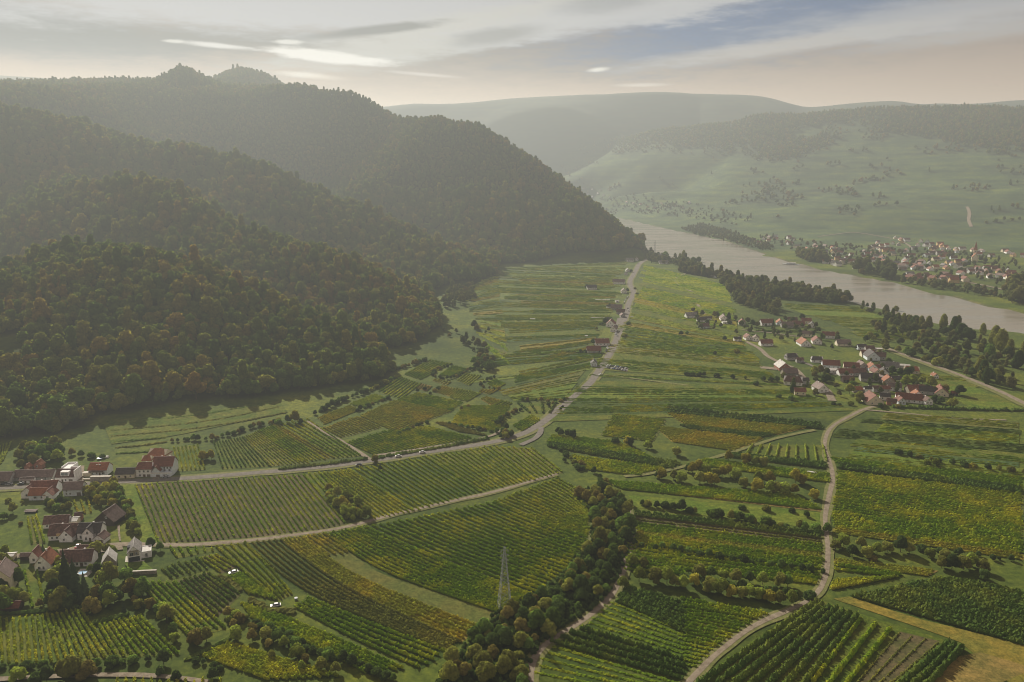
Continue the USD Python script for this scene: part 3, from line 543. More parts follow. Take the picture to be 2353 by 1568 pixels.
field([V('E', 1890, 560, 1960, 605), V('E', 2060, 470, 2120, 510)], 'green', 'grass', 3.0, label='vine row in the wedge inside the road bend', group='rows inside the road bend')
# strips on the plain right of the tree belt, from far to near
gp = 'strip rows on the plain'
PLAIN = [((1000, 195), (2275, 338), (2272, 368), (1000, 236), 'deep', 'dark', 4.5, 2.8, 2.2), ((1000, 245), (2130, 362), (1905, 415), (1150, 333), 'gold', 'yellow', 3.0, 1.7, 1.1), ((1100, 338), (1890, 420), (1770, 442), (1190, 368), 'blue', 'dark', 3.0, 1.8, 1.2),
  ((900, 350), (1790, 448), (1560, 545), (1040, 470), 'gold', 'yellow', 3.0, 1.5, 1.0), ((560, 250), (1000, 300), (900, 470), (470, 420), 'olive', 'olive', 3.0, 1.5, 1.0), ((20, 480), (1130, 652), (1060, 690), (40, 510), 'deep', 'dark', 3.0, 2.2, 1.4), ((220, 585), (985, 690), (800, 745), (330, 690), 'deep', 'green', 3.0, 1.7, 1.1),
  ((70, 420), (640, 480), (920, 610), (30, 470), 'grass', 'green', 3.0, 1.7, 1.1), ((1295, 612), (2330, 742), (2330, 800), (1215, 655), 'blue', 'green', 2.8, 1.8, 1.4), ((1500, 570), (2300, 655), (2305, 690), (1500, 592), 'deep', 'dark', 3.4, 2.4, 1.6),
  ((500, 790), (2050, 905), (2280, 1020), (620, 850), 'grass', 'green', 3.0, 1.6, 1.0), ((780, 845), (2275, 1015), (2275, 1040), (900, 880), 'dry', None, 0, 0, 0), ((690, 900), (2275, 1045), (2275, 1180), (730, 1000), 'lawn', None, 0, 0, 0), ((735, 1045), (2275, 1225), (2275, 1252), (738, 1068), 'deep', 'dark', 3.0, 2.4, 1.4),
  ((740, 1070), (2275, 1258), (2278, 1305), (742, 1130), 'soil', 'brown', 3.2, 1.0, .8), ((742, 1132), (2278, 1308), (2280, 1372), (745, 1192), 'grass', 'green', 3.0, 1.6, 1.0), ((748, 1196), (2280, 1376), (2284, 1432), (750, 1226), 'gold', 'yellow', 2.2, 1.1, .9), ((745, 1230), (2284, 1436), (2270, 1500), (730, 1290), 'deep', 'green', 3.0, 1.8, 1.1)]
for ns, (tl, tr, br, bl, fl, kd, sp, hh, ww) in enumerate(PLAIN):
    strip('F', tl, tr, br, bl, fl, kd, **(dict(spacing=sp, h=hh, w=ww, group=f'{kd} rows of the {nth(ns + 1)} strip left of the winding track', label=f'{kd} row of the {nth(ns + 1)} strip left of the winding track') if kd else {}))
field([V('F', 1700, 492, 2260, 500), V('F', 1640, 585, 2295, 640)], 'pale', 'grass', 6.5, h=2.0, w=1.2, label="pale vine row in the upright striped block", group='upright striped block')
PL2 = [((0, 690), (985, 830), (940, 900), (0, 795), 'lawn', 'green', 3.0, 1.6, 1.0), ((1030, 880), (1520, 850), (1240, 900), (1010, 940), 'lawn', 'olive', 3.0, 1.5, 1.0), ((0, 1000), (600, 1110), (540, 1140), (0, 1050), 'deep', 'green', 3.2, 1.7, 1.3), ((0, 1050), (540, 1142), (270, 1330), (0, 1268), 'grass', 'green', 3.0, 1.3, .9), ((0, 1275), (268, 1335), (130, 1470), (0, 1440), 'deep', 'green', 3.0, .9, 1.2),
  ((1020, 415), (2343, 590), (2343, 690), (1035, 510), 'deep', 'green', 3.2, 1.7, 1.3), ((1060, 130), (2343, 290), (2343, 420), (1050, 210), 'olive', 'olive', 3.0, 1.4, 1.0), ((1050, 215), (2343, 425), (2343, 580), (1020, 405), 'grass', 'green', 3.0, 1.5, 1.0), ((1050, 85), (2343, 255), (2343, 287), (1062, 108), 'deep', 'dark', 3.2, 2.6, 1.8),
  ((1015, 40), (2343, 180), (2343, 250), (1048, 82), 'lawn', 'green', 3.0, 1.4, 1.0), ((1030, 520), (2343, 700), (2343, 735), (1030, 545), 'gold', 'yellow', 3.0, 1.2, .9), ((1040, 730), (1760, 810), (1690, 845), (1040, 755), 'dry', 'yellow', 2.6, 1.0, .9), ((1030, 770), (1520, 840), (1490, 850), (1030, 800), 'deep', 'green', 3.0, 1.8, 1.1), ((1150, 975), (1750, 850), (2343, 960), (2343, 1310), 'blue', 'green', 3.0, 1.8, 1.3)]
for ns, (tl, tr, br, bl, fl, kd, sp, hh, ww) in enumerate(PL2[:-1]):
    strip('P', tl, tr, br, bl, fl, kd, **(dict(spacing=sp, h=hh, w=ww, group=f'{kd} rows of the {nth(ns + 1)} strip along the winding track', label=f'{kd} row of the {nth(ns + 1)} strip along the winding track') if kd else {}))
field([V('P', 1150, 975, 1750, 850), V('P', 2360, 1318, 2420, 975)], 'dark', 'blue', 3.0, h=2.0, w=1.5, label="dark green row of the dense dark block", group='dense dark block')
sheet('field', W('P', 1040, 1000, 1400, 1120, 1900, 1290, 2300, 1620), W('P', 1150, 985, 1600, 1130, 2343, 1315, 2500, 1420), M_SOIL['gold'])
sheet('field', W('P', 1700, 1568, 1960, 1340, 2300, 1440), W('P', 1900, 1700, 2200, 1568, 2400, 1480), M_SOIL['dry'])
sheet('field', W('P', 940, 1010, 1220, 1100, 1930, 1320), W('P', 60, 1620, 700, 1700, 1600, 1660), M_SOIL['grass'])
for i, (x, y) in enumerate(((955, 1030), (985, 1045), (1020, 1050), (1050, 1060), (1085, 1080), (1125, 1085), (1160, 1100), (1205, 1110))):
    pass
field([V('P', 940, 1025, 1215, 1108), V('P', 110, 1600, 800, 1640)], 'dark', None, 6.0, h=3.0, w=1.9, gap=.05, label='tall dark orchard hedge row right of the winding track', group='tall dark orchard rows')
field([V('P', 1240, 1130, 1440, 1200), V('P', 850, 1640, 1080, 1650)], 'green', None, 5.2, h=2.2, w=1.6, gap=.06, label='lower green orchard row beside the bare striped ground', group='lower green orchard rows')
field([V('P', 1500, 1225, 1770, 1290), V('P', 1150, 1640, 1350, 1650)], 'brown', 'soil', 4.0, h=.7, w=.7, gap=.15, label='sparse young row on the bare striped ground', group='sparse young rows')
field([V('P', 1840, 1300, 1925, 1335), V('P', 1420, 1660, 1640, 1650)], 'dark', None, 6.0, h=3.2, w=2.0, label='tall dark row beside the dry corner field', group='last tall dark rows')
field([V('K', 1400, 1290, 1580, 1195), V('K', 2343, 1560, 2343, 1430)], 'dark', 'deep', 4.6, h=2.4, w=1.5, label='dark bush row right of the gravel track at the bottom', group='dark bush rows at the bottom')
sheet('field', W('K', 1260, 1500, 1400, 1300, 2343, 1580), W('K', 1250, 1650, 1500, 1650, 2343, 1650), M_SOIL['deep'])
field([V('K', 1400, 1320, 1275, 1500), V('K', 2343, 1600, 2200, 1680)], 'green', None, 3.0, h=.7, w=1.3, label='low grassy row in the dark bottom field', group='low grassy rows at the bottom')
sheet('field', W('K', 1600, 1190, 1700, 1110, 1830, 1000), W('K', 2343, 1420, 2343, 1300, 2343, 1200), M_SOIL['deep'])
field([V('K', 1610, 1185, 1800, 1020), V('K', 2343, 1415, 2343, 1235)], 'green', None, 3.2, h=.8, w=1.3, label='low green row beside the dark bush rows', group='low green rows by the gravel track')
field([V('K', 1850, 1010, 1900, 920), V('K', 2343, 1240, 2343, 1040)], 'dark', 'deep', 4.0, h=2.0, w=1.5, label='dark row between the gravel track and the yellow orchard trees', group='dark rows by the gravel track')
strip('K', (1920, 560), (2343, 640), (2343, 830), (1900, 800), 'lawn', 'green', spacing=3.0, h=1.6, label='bright green row beside the gravel track', group='bright green rows by the gravel track')
# the broad fields farther out: gently striped ground
def broad(name, corners, kinds, seed, lo=14, hi=46, rows=True, ends=14):
    """Cuts a four-cornered area (far left, far right, near right, near left) into long strips with rows along them."""
    rg = np.random.default_rng(seed); a, b, c, d = (np.array(at(*p)) for p in corners); L = (np.linalg.norm(d - a) + np.linalg.norm(c - b)) / 2; s = 0
    while s < 1:
        t = min(1.0, s + rg.uniform(lo, hi) / L); fl, kd = kinds[rg.integers(len(kinds))]; la, lb = a + (d - a) * s, b + (c - b) * s; ra, rb = a + (d - a) * t, b + (c - b) * t; du = (b - a) / np.linalg.norm(b - a); e0, e1 = rg.uniform(-ends, ends), rg.uniform(-ends * .3, ends * .3); la, ra, lb, rb = la + du * e0, ra + du * e0, lb + du * e1, rb + du * e1
        sheet('field', np.array([la, lb]), np.array([ra, rb]), M_SOIL[fl]); s = t
        if not kd or not rows: continue
        n = max(2, int(np.linalg.norm(ra - la) / 3.4)); nd = math.hypot(*((la + rb) / 2))
        for k in range(n):
            u = (k + .5) / n; p, q = la + (ra - la) * u, lb + (rb - lb) * u; cut = sorted(rg.uniform(.0, 1., 2)) if rg.random() < .25 else (0, 1)
            if rg.random() < .06: continue
            p, q = p + (q - p) * cut[0], p + (q - p) * cut[1]
            if np.linalg.norm(q - p) < 20: continue
            ROWS.append((0.0, np.array([p, (p + q) / 2, q]), float(np.clip(nd / 260, 2, 9)), 1.1, 1.7, kd, .08, None, name))
FK = [('grass', 'green'), ('grass', 'olive'), ('olive', 'olive'), ('lawn', 'green'), ('deep', 'green'), ('grass', 'pale'), ('lawn', 'pale'), ('grass', 'green'), ('gold', 'yellow'), ('grass', None), ('blue', 'green')]
broad('fields left of the main road', V('M', 1040, 285) + V('M', 1890, 330) + V('M', 1680, 960) + V('M', 1130, 1090), FK, 21, 12, 34, ends=48)
broad('fields below the wooded foot', V('M', 1400, 265) + V('M', 1930, 235) + V('M', 1890, 325) + V('M', 1060, 282), FK, 22)
broad('fields left of the roadside houses', V('M', 800, 430) + V('M', 1045, 330) + V('M', 1120, 960) + V('M', 960, 800), FK, 26, 9, 26, ends=20)
broad('fields by the road above the bend', V('M', 1110, 1100) + V('M', 1660, 965) + V('M', 1480, 1180) + V('M', 1200, 1180), FK, 27)
broad('fields right of the main road', V('M', 2060, 260) + V('R', 330, 400) + V('B', 900, 410) + V('M', 1940, 620), FK, 23)
broad('fields between the road and the village', V('M', 1900, 640) + V('B', 930, 420) + V('B', 1420, 1000) + V('M', 1720, 1030), FK, 24)
broad('fields above the dark orchard', V('M', 1700, 1045) + V('B', 1400, 1020) + V('R', 1230, 1250) + V('M', 1420, 1330), FK, 25)
broad('fields right of the winding track', V('R', 1340, 1260) + V('R', 2343, 1330) + V('P', 2343, 175) + V('P', 1015, 35), FK + [('deep', 'dark'), ('dry', None)], 28, 10, 26)
broad('meadows by the river', V('R', 700, 520) + V('R', 1200, 540) + V('R', 1900, 780) + V('R', 1300, 760), [('grass', 'pale'), ('lawn', None), ('grass', 'green'), ('grass', 'pale')], 29, 20, 50)
broad('fields behind the village', V('R', 1500, 1000) + V('R', 1900, 1020) + V('R', 2343, 1260) + V('R', 1900, 1240), [('lawn', None), ('grass', None), ('grass', 'green')], 30, 14, 30)
sheet('field', W('J', 825, 225, 905, 420, 960, 620), W('J', 915, 222, 985, 420, 1078, 628), M_SOIL['lawn'])
sheet('field', W('I', 700, 1330, 1200, 1290, 1900, 1190), W('I', 760, 1480, 1200, 1420, 1960, 1260), M_SOIL['grass'])
build_rows()

# ---------------------------------------------------------------- roads, tracks, water
def gravel(name, a, b, c):
    g = G(); p = g.pos(); n = g.noise(p, .35, 4, .65); f = g.noise(p, 2.0, 3, .7)
    col = g.mix(1.0, g.ramp(n, [(.3, a), (.5, b), (.7, c)]), g.ramp(f, [(.3, (.72, .72, .72)), (.7, (1.25, 1.25, 1.25))]), 'multiply')
    return g.pbr(name, col, 1.0, .1)
M_ROAD = gravel('asphalt', (.12, .11, .095), (.16, .145, .125), (.20, .18, .155)); M_TRACK = gravel('track_gravel', (.15, .12, .085), (.21, .175, .13), (.27, .225, .17)); M_VERGE = gravel('verge', (.10, .12, .035), (.14, .145, .05), (.19, .175, .075)); M_CLAY = gravel('bank_earth', (.10, .065, .035), (.15, .095, .05), (.19, .12, .065))
def ribbon(name, pts, half, mat, lift, wob=.25, world=False):
    p = smooth_line(pts if world else np.array([at(*q) for q in pts]), 3.0); n = len(p); t = np.gradient(p, axis=0); t /= np.linalg.norm(t, axis=1, keepdims=True) + 1e-9; nn = np.c_[-t[:, 1], t[:, 0]]
    h = np.broadcast_to(np.interp(np.linspace(0, 1, n), np.linspace(0, 1, np.size(half)), np.ravel(half)), (n,)); rg = np.random.default_rng(n)
    w1, w2 = (gaussian_filter(rg.normal(0, 1, n), 2) * wob * 2 for _ in range(2))
    offs = [h + w1, h * .33, -h * .33, -h - w2]
    v = np.concatenate([drape(p + nn * o[:, None], lift + (.03 if 0 < k < 3 else 0)) for k, o in enumerate(offs)]).reshape(4, n, 3).transpose(1, 0, 2).reshape(-1, 3)
    f = grid_faces(n, 4); f = f if np.cross(v[f[0, 1]] - v[f[0, 0]], v[f[0, 2]] - v[f[0, 0]])[2] > 0 else f[:, ::-1]
    return obj(name, (v, f), mat, smooth=True, kind='structure')
MAIN = V('A', -200, 605, 50, 602, 300, 600, 800, 560, 1150, 540, 1650, 510, 2343, 490) + V('E', 300, 900, 650, 860, 740, 845, 1000, 800, 1200, 775, 1500, 725, 1860, 680, 2000, 620, 2120, 550, 2250, 440, 2340, 358) + V('F', 100, 260, 250, 110, 385, 5) + V('D', 1120, 1560, 1165, 1450, 1215, 1320, 1255, 1200, 1330, 1060, 1340, 960, 1362, 860, 1425, 780, 1420, 720, 1372, 640, 1375, 580, 1440, 470, 1490, 370, 1530, 330, 1600, 300, 1630, 275, 1625, 245, 1600, 225)
TRACK1 = V('J', 60, 715, 250, 695, 400, 690, 530, 655, 640, 640, 840, 628, 1000, 632, 1240, 640, 1450, 627, 1800, 597, 2343, 520) + V('K', 200, 465, 400, 412, 700, 345, 1000, 280, 1300, 195, 1450, 150)
TRACK2 = V('K', 1272, 1600, 1258, 1480, 1300, 1380, 1400, 1280, 1560, 1198, 1700, 1100, 1820, 990, 1890, 850, 1930, 720, 1972, 600, 1945, 480, 1940, 400, 1925, 355)
TRACK3 = V('P', 20, 1610, 200, 1420, 400, 1250, 600, 1130, 800, 1060, 950, 970, 990, 850, 1010, 700, 990, 520, 985, 400, 1020, 280, 1045, 190, 1030, 100, 992, 10) + V('R', 985, 1500, 988, 1430, 1012, 1380, 1060, 1340, 1170, 1280, 1260, 1235, 1330, 1220)
ribbon('verge', MAIN, 6.5, M_VERGE, .36, .6); ribbon('road', MAIN, [3.2, 3.4, 3.8, 4.1, 4.4, 4.4], M_ROAD, .46, .3)
ribbon('verge', TRACK1, 3.0, M_VERGE, .34, .5); ribbon('track', TRACK1, [2.4, 2.2, 1.5, 1.4, 1.5, 1.3], M_TRACK, .44, .2)
ribbon('verge', TRACK2, 3.2, M_VERGE, .34, .5); ribbon('track', TRACK2, 1.4, M_TRACK, .44, .2)
ribbon('verge', TRACK3, 3.2, M_VERGE, .34, .5); ribbon('track', TRACK3, 1.4, M_TRACK, .44, .2)
for pts, half, mat in ((V('E', 1955, 712, 2080, 662, 2122, 610, 2128, 570), 2.2, M_ROAD), (V('E', 780, 800, 1000, 768, 1250, 728, 1500, 690, 1760, 632, 1800, 595), 1.4, M_TRACK), (V('E', 240, 520, 360, 602, 540, 692, 745, 832), 1.6, M_TRACK), (V('J', -20, 1549, 400, 1530, 640, 1524, 900, 1520, 1150, 1535, 1420, 1572), 1.4, M_TRACK),
                       (V('R', 450, 780, 550, 830, 600, 890, 670, 918, 760, 955), 2.6, M_TRACK), (V('R', 780, 968, 820, 1005, 862, 1055), 3.2, M_TRACK), (V('R', 960, 1085, 1010, 1120, 1035, 1185), 3.4, M_TRACK), (V('D', 2125, 490, 1995, 540, 1985, 600, 2100, 685, 2225, 735), 2.2, M_TRACK), (V('R', 110, 515, 140, 560, 175, 595), 2.6, M_TRACK), (V('R', 490, 415, 575, 470, 570, 525), 2.2, M_TRACK),
                       (V('D', 1450, 805, 1700, 825, 2343, 892), 2.0, M_VERGE), (V('M', 1780, 1008, 2000, 1035, 2343, 1078), 1.8, M_VERGE), (V('F', 660, 755, 820, 742, 980, 715, 1200, 660, 1560, 550, 1900, 440, 2200, 378), 1.8, M_VERGE), (V('R', 1250, 1245, 1500, 1265, 1930, 1310, 2220, 1315), 1.2, M_TRACK), (V('A', 1620, 1110, 1625, 1230, 1640, 1330), .6, M_TRACK), (V('A', 2115, 330, 2130, 490), 2.0, M_TRACK),
                       (V('R', 780, 895, 1000, 990, 1250, 1010), 2.2, M_ROAD), (V('R', 420, 700, 640, 722, 800, 745), 1.8, M_TRACK), (V('C', 0, 760, 60, 830, 250, 860, 420, 880), 2.0, M_ROAD), (V('D', 1420, 1075, 1340, 1075), 4.0, M_ROAD), (V('K', 1380, 1020, 1560, 800, 1660, 640, 1700, 490), 1.0, M_VERGE), (V('M', 840, 420, 760, 480, 700, 560), 2.0, M_VERGE)):
    ribbon('verge' if mat is M_VERGE else 'track' if mat is M_TRACK else 'road', pts, half, mat, .50, .25)
ribbon('embankment', V('R', 1380, 820, 1600, 905, 1800, 975, 2000, 1052, 2200, 1135, 2400, 1240), 6.0, M_VERGE, .50, .4); ribbon('railway', V('R', 1380, 815, 1600, 898, 1800, 968, 2000, 1045, 2200, 1128, 2400, 1232), 2.8, M_TRACK, .62, .15)
sheet('yard', W('A', 1080, 300, 1150, 300), W('A', 1070, 500, 1140, 530), M_TRACK, lift=.56); sheet('yard', W('G', 1300, 80, 1660, 40), W('G', 1380, 150, 1680, 110), M_TRACK, lift=.57)
sheet('yard', W('D', 1200, 1100, 1330, 1060), W('D', 1160, 1290, 1240, 1240), M_ROAD, lift=.40); sheet('yard', W('D', 1390, 1520, 1420, 1555), W('D', 1640, 1560, 1650, 1592), M_VERGE, lift=.41); sheet('car_park', W('M', 1780, 935, 1940, 960), W('M', 1770, 960, 1930, 985), M_ROAD, lift=.52)
sheet('yard', W('B', 1150, 740, 1400, 765), W('B', 1180, 775, 1400, 795), M_TRACK, lift=.53)
def water():
    c = RIVER.buffer(60); b = c.bounds
    g = G(); p = g.pos(); n = g.noise(g.scaled(p, (.05, .12, .1)), 1.0, 4, .6); n2 = g.noise(g.scaled(p, (.5, .9, .5)), 1.0, 2, .5)
    bump = '@' + g.add('bump', height=g.m('add', n, g.m('multiply', n2, .12)), strength=.12, distance=.6) + '.normal'
    m = g.pbr('water', (.22, .20, .16), g.step(g.noise(g.scaled(p, (.006, .02, .1)), 1.0, 4, .6), .36, .62, .12, .32), .5, ior=1.33, normal=bump)
    poly = Polygon([at(*q) for q in ((1200, 484), (1420, 486), (1700, 540), (2100, 640), (2500, 740), (3200, 860), (3400, 1100), (2353, 775), (2150, 748), (1900, 690), (1600, 625), (1450, 575), (1380, 540), (1250, 500))]).buffer(10)
    v, f = trimesh.creation.triangulate_polygon(poly, engine='earcut'); obj('river', (np.c_[v, np.full(len(v), -1.6)], f), m, kind='structure')
water()
for q in ((('', 2222, 478, 2229, 492, 2224, 505, 2232, 522), 5.0), (('R', 940, 65, 1050, 48, 1160, 30, 1300, 48, 1440, 78), 3.2), (('R', 1480, 80, 1570, 130, 1580, 150), 3.0), (('R', 1740, 330, 1950, 375, 2150, 415, 2260, 440), 4.0), (('R', 1790, 250, 2000, 290, 2343, 375), 3.0)):
    ribbon('track', np.array([hit(*a)[:2] for a in V(*q[0])]), q[1], M_TRACK, .6, .3, world=True)

# ---------------------------------------------------------------- houses
def plain(name, c, v=.18, sc=.8, rough=.9):
    g = G(); n = g.noise(g.pos(), sc, 4, .65); lo, hi = 1 - v, 1 + v
    return g.pbr(name, g.mix(1.0, c, g.ramp(n, [(.3, (lo, lo, lo)), (.7, (hi, hi, hi))]), 'multiply'), rough, .15)
def tiles(name, a, b, c):
    g = G(); p = g.pos(); n = g.noise(p, .9, 4, .75); f = g.noise(p, .12, 3, .6)
    col = g.ramp(n, [(.28, a), (.5, b), (.68, c)]); col = g.mix(1.0, col, g.ramp(f, [(.3, (.8, .8, .8)), (.7, (1.2, 1.2, 1.2))]), 'multiply')
    return g.pbr(name, col, .75, .25)
WALL = dict(white=plain('wall_white', (.76, .76, .75)), cream=plain('wall_cream', (.66, .60, .46)), blue=plain('wall_pale_blue', (.62, .68, .72)), grey=plain('wall_grey', (.36, .35, .33)), wood=plain('wall_timber', (.055, .042, .032), .4, 1.5), stone=plain('wall_stone', (.26, .23, .185), .4, 1.2), brick=plain('wall_brick', (.30, .14, .10), .35, 1.5), ochre=plain('wall_ochre', (.55, .40, .20)))
ROOF = dict(red=tiles('roof_red', (.075, .030, .022), (.155, .056, .036), (.27, .125, .08)), orange=tiles('roof_orange', (.17, .062, .028), (.24, .085, .036), (.31, .13, .06)), brown=tiles('roof_brown', (.055, .032, .026), (.105, .055, .042), (.22, .13, .10)), dark=tiles('roof_dark', (.03, .026, .025), (.055, .046, .043), (.10, .085, .08)), grey=tiles('roof_grey', (.10, .095, .09), (.17, .16, .15), (.27, .25, .235)), pale=tiles('roof_pale', (.30, .29, .27), (.40, .385, .36), (.5, .48, .45)), taupe=tiles('roof_taupe', (.09, .065, .055), (.16, .115, .10), (.25, .19, .16)))
M_PANE = (lambda g: g.pbr('window_pane', (.025, .03, .035), .12, .6))(G()); M_FRAME = plain('window_frame', (.65, .65, .63)); M_DOOR = plain('door_wood', (.10, .06, .035)); M_GATE = plain('garage_gate', (.16, .13, .10)); M_CHIM = plain('chimney_brick', (.30, .20, .16)); M_CHIMW = plain('chimney_white', (.66, .65, .62)); M_PAVE = plain('paving', (.45, .42, .37)); M_DARKM = plain('dark_metal', (.05, .05, .055)); M_STEEL = plain('galvanised_steel', (.34, .37, .37), .15, .5, .5)
def box(x0, x1, y0, y1, z0, z1):
    v = np.array([(x, y, z) for z in (z0, z1) for y in (y0, y1) for x in (x0, x1)], float)
    return v, np.array([(0, 2, 1), (1, 2, 3), (4, 5, 6), (5, 7, 6), (0, 1, 4), (1, 5, 4), (2, 6, 3), (3, 6, 7), (0, 4, 2), (2, 4, 6), (1, 3, 5), (3, 7, 5)])
def gable_body(w, d, h, rise, z0=-1.0):                              # ridge along x
    x, y = w / 2, d / 2; v = np.array([(-x, -y, z0), (x, -y, z0), (x, y, z0), (-x, y, z0), (-x, -y, h), (x, -y, h), (x, y, h), (-x, y, h), (-x, 0, h + rise), (x, 0, h + rise)], float)
    f = [(0, 1, 5), (0, 5, 4), (2, 3, 7), (2, 7, 6), (1, 2, 6), (1, 6, 5), (5, 6, 9), (3, 0, 4), (3, 4, 7), (7, 4, 8), (4, 5, 9), (4, 9, 8), (6, 7, 8), (6, 8, 9)]
    return v, np.array(f)
def gable_roof(w, d, h, rise, over=.5, th=.22, hip=0.0):
    s = rise / (d / 2); x, y = w / 2 + over * .7, d / 2 + over; e = h - s * over; parts = []
    rx = x - hip * (d / 2)
    for sg in (-1, 1):
        top = np.array([(-x, sg * y, e), (x, sg * y, e), (rx, 0, h + rise), (-rx, 0, h + rise)]) + [0, 0, .06]
        v = np.vstack([top + [0, 0, th], top]); f = np.array([(0, 1, 2), (0, 2, 3), (4, 6, 5), (4, 7, 6), (0, 4, 1), (1, 4, 5), (1, 5, 2), (2, 5, 6), (2, 6, 3), (3, 6, 7), (3, 7, 0), (0, 7, 4)]); parts.append((v, f if sg < 0 else f[:, ::-1]))
    if hip:
        for sg in (-1, 1):
            v = np.array([(sg * x, -y, e), (sg * x, y, e), (sg * rx, 0, h + rise), (sg * x, -y, e - th), (sg * x, y, e - th)]) + [0, 0, .06 + th]; f = np.array([(0, 1, 2), (0, 3, 1), (1, 3, 4)]); parts.append((v, f if sg > 0 else f[:, ::-1]))
    else:
        parts.append(box(-x, x, -.16, .16, h + rise + .12, h + rise + th + .16))
    return join(parts)
def moved(m, dx=0, dy=0, dz=0, rot=0.0):
    v, f = m; c, s = math.cos(math.radians(rot)), math.sin(math.radians(rot)); return np.asarray(v) @ np.array([(c, s, 0), (-s, c, 0), (0, 0, 1)]) + [dx, dy, dz], f
def window(root, x, z, y, ww=1.0, hh=1.3, axis='y', sg=-1, mat=M_PANE):
    """A window in the wall: its frame stands a little proud, its pane sits inside it."""
    def bx(x0, x1, y0, y1, z0, z1):
        return box(x0, x1, min(y0, y1), max(y0, y1), z0, z1) if axis == 'y' else box(min(y0, y1), max(y0, y1), x0, x1, z0, z1)
    a, b = y + sg * .02, y + sg * .10; t = .10
    fr = join([bx(x - ww / 2 - t, x + ww / 2 + t, a - sg * .05, b, z - hh / 2 - t, z - hh / 2), bx(x - ww / 2 - t, x + ww / 2 + t, a - sg * .05, b, z + hh / 2, z + hh / 2 + t), bx(x - ww / 2 - t, x - ww / 2, a - sg * .05, b, z - hh / 2, z + hh / 2), bx(x + ww / 2, x + ww / 2 + t, a - sg * .05, b, z - hh / 2, z + hh / 2), bx(x - .04, x + .04, a, b - sg * .02, z - hh / 2, z + hh / 2)])
    w = obj('window', fr, M_FRAME, root); obj('pane', bx(x - ww / 2, x + ww / 2, a - sg * .04, a + sg * .012, z - hh / 2, z + hh / 2), mat, w)
def house(pos, w, d, h, rise, rot, wall='white', roof='red', label=None, group=None, front=(), gable=(), gable_r=(), chimneys=(), doors=(), hip=0.0, cat='house', name='house', extra=None, z=None, over=.5):
    """front: windows (x, z[, w, h]) in the long wall towards -y; gable: the same in the gable wall at -x, gable_r at +x; doors: (x, w, h[, kind]) in the front."""
    p = np.asarray(pos, float); z = float(ground(p[0], p[1])) if z is None else z
    r = xform(name, (p[0], p[1], z), rot, label=label, cat=cat, group=group)
    obj('wall', gable_body(w, d, h, rise), WALL[wall], r)
    rf = obj('roof', gable_roof(w, d, h, rise, over, hip=hip), ROOF[roof], r)
    for cx, cy, ch in chimneys:
        zc = h + rise * (1 - abs(cy) / (d / 2)); obj('chimney', box(cx - .4, cx + .4, cy - .35, cy + .35, zc - .7, zc + ch), M_CHIMW if wall in ('white', 'blue') else M_CHIM, rf)
    for q in front: window(r, q[0], q[1], -d / 2, *(q[2:] or (1.0, 1.3)))
    for q in gable: window(r, q[0], q[1], -w / 2, *(q[2:] or (1.0, 1.3)), axis='x')
    for q in gable_r: window(r, q[0], q[1], w / 2, *(q[2:] or (1.0, 1.3)), axis='x', sg=1)
    for q in doors:
        x, ww, hh = q[:3]; obj(q[3] if len(q) > 3 else 'door', box(x - ww / 2, x + ww / 2, -d / 2 - .07, -d / 2 + .05, 0, hh), M_GATE if ww > 1.8 else M_DOOR, r)
    if extra: extra(r)
    return r
def base(view, x, y): return at(*V(view, x, y)[0])
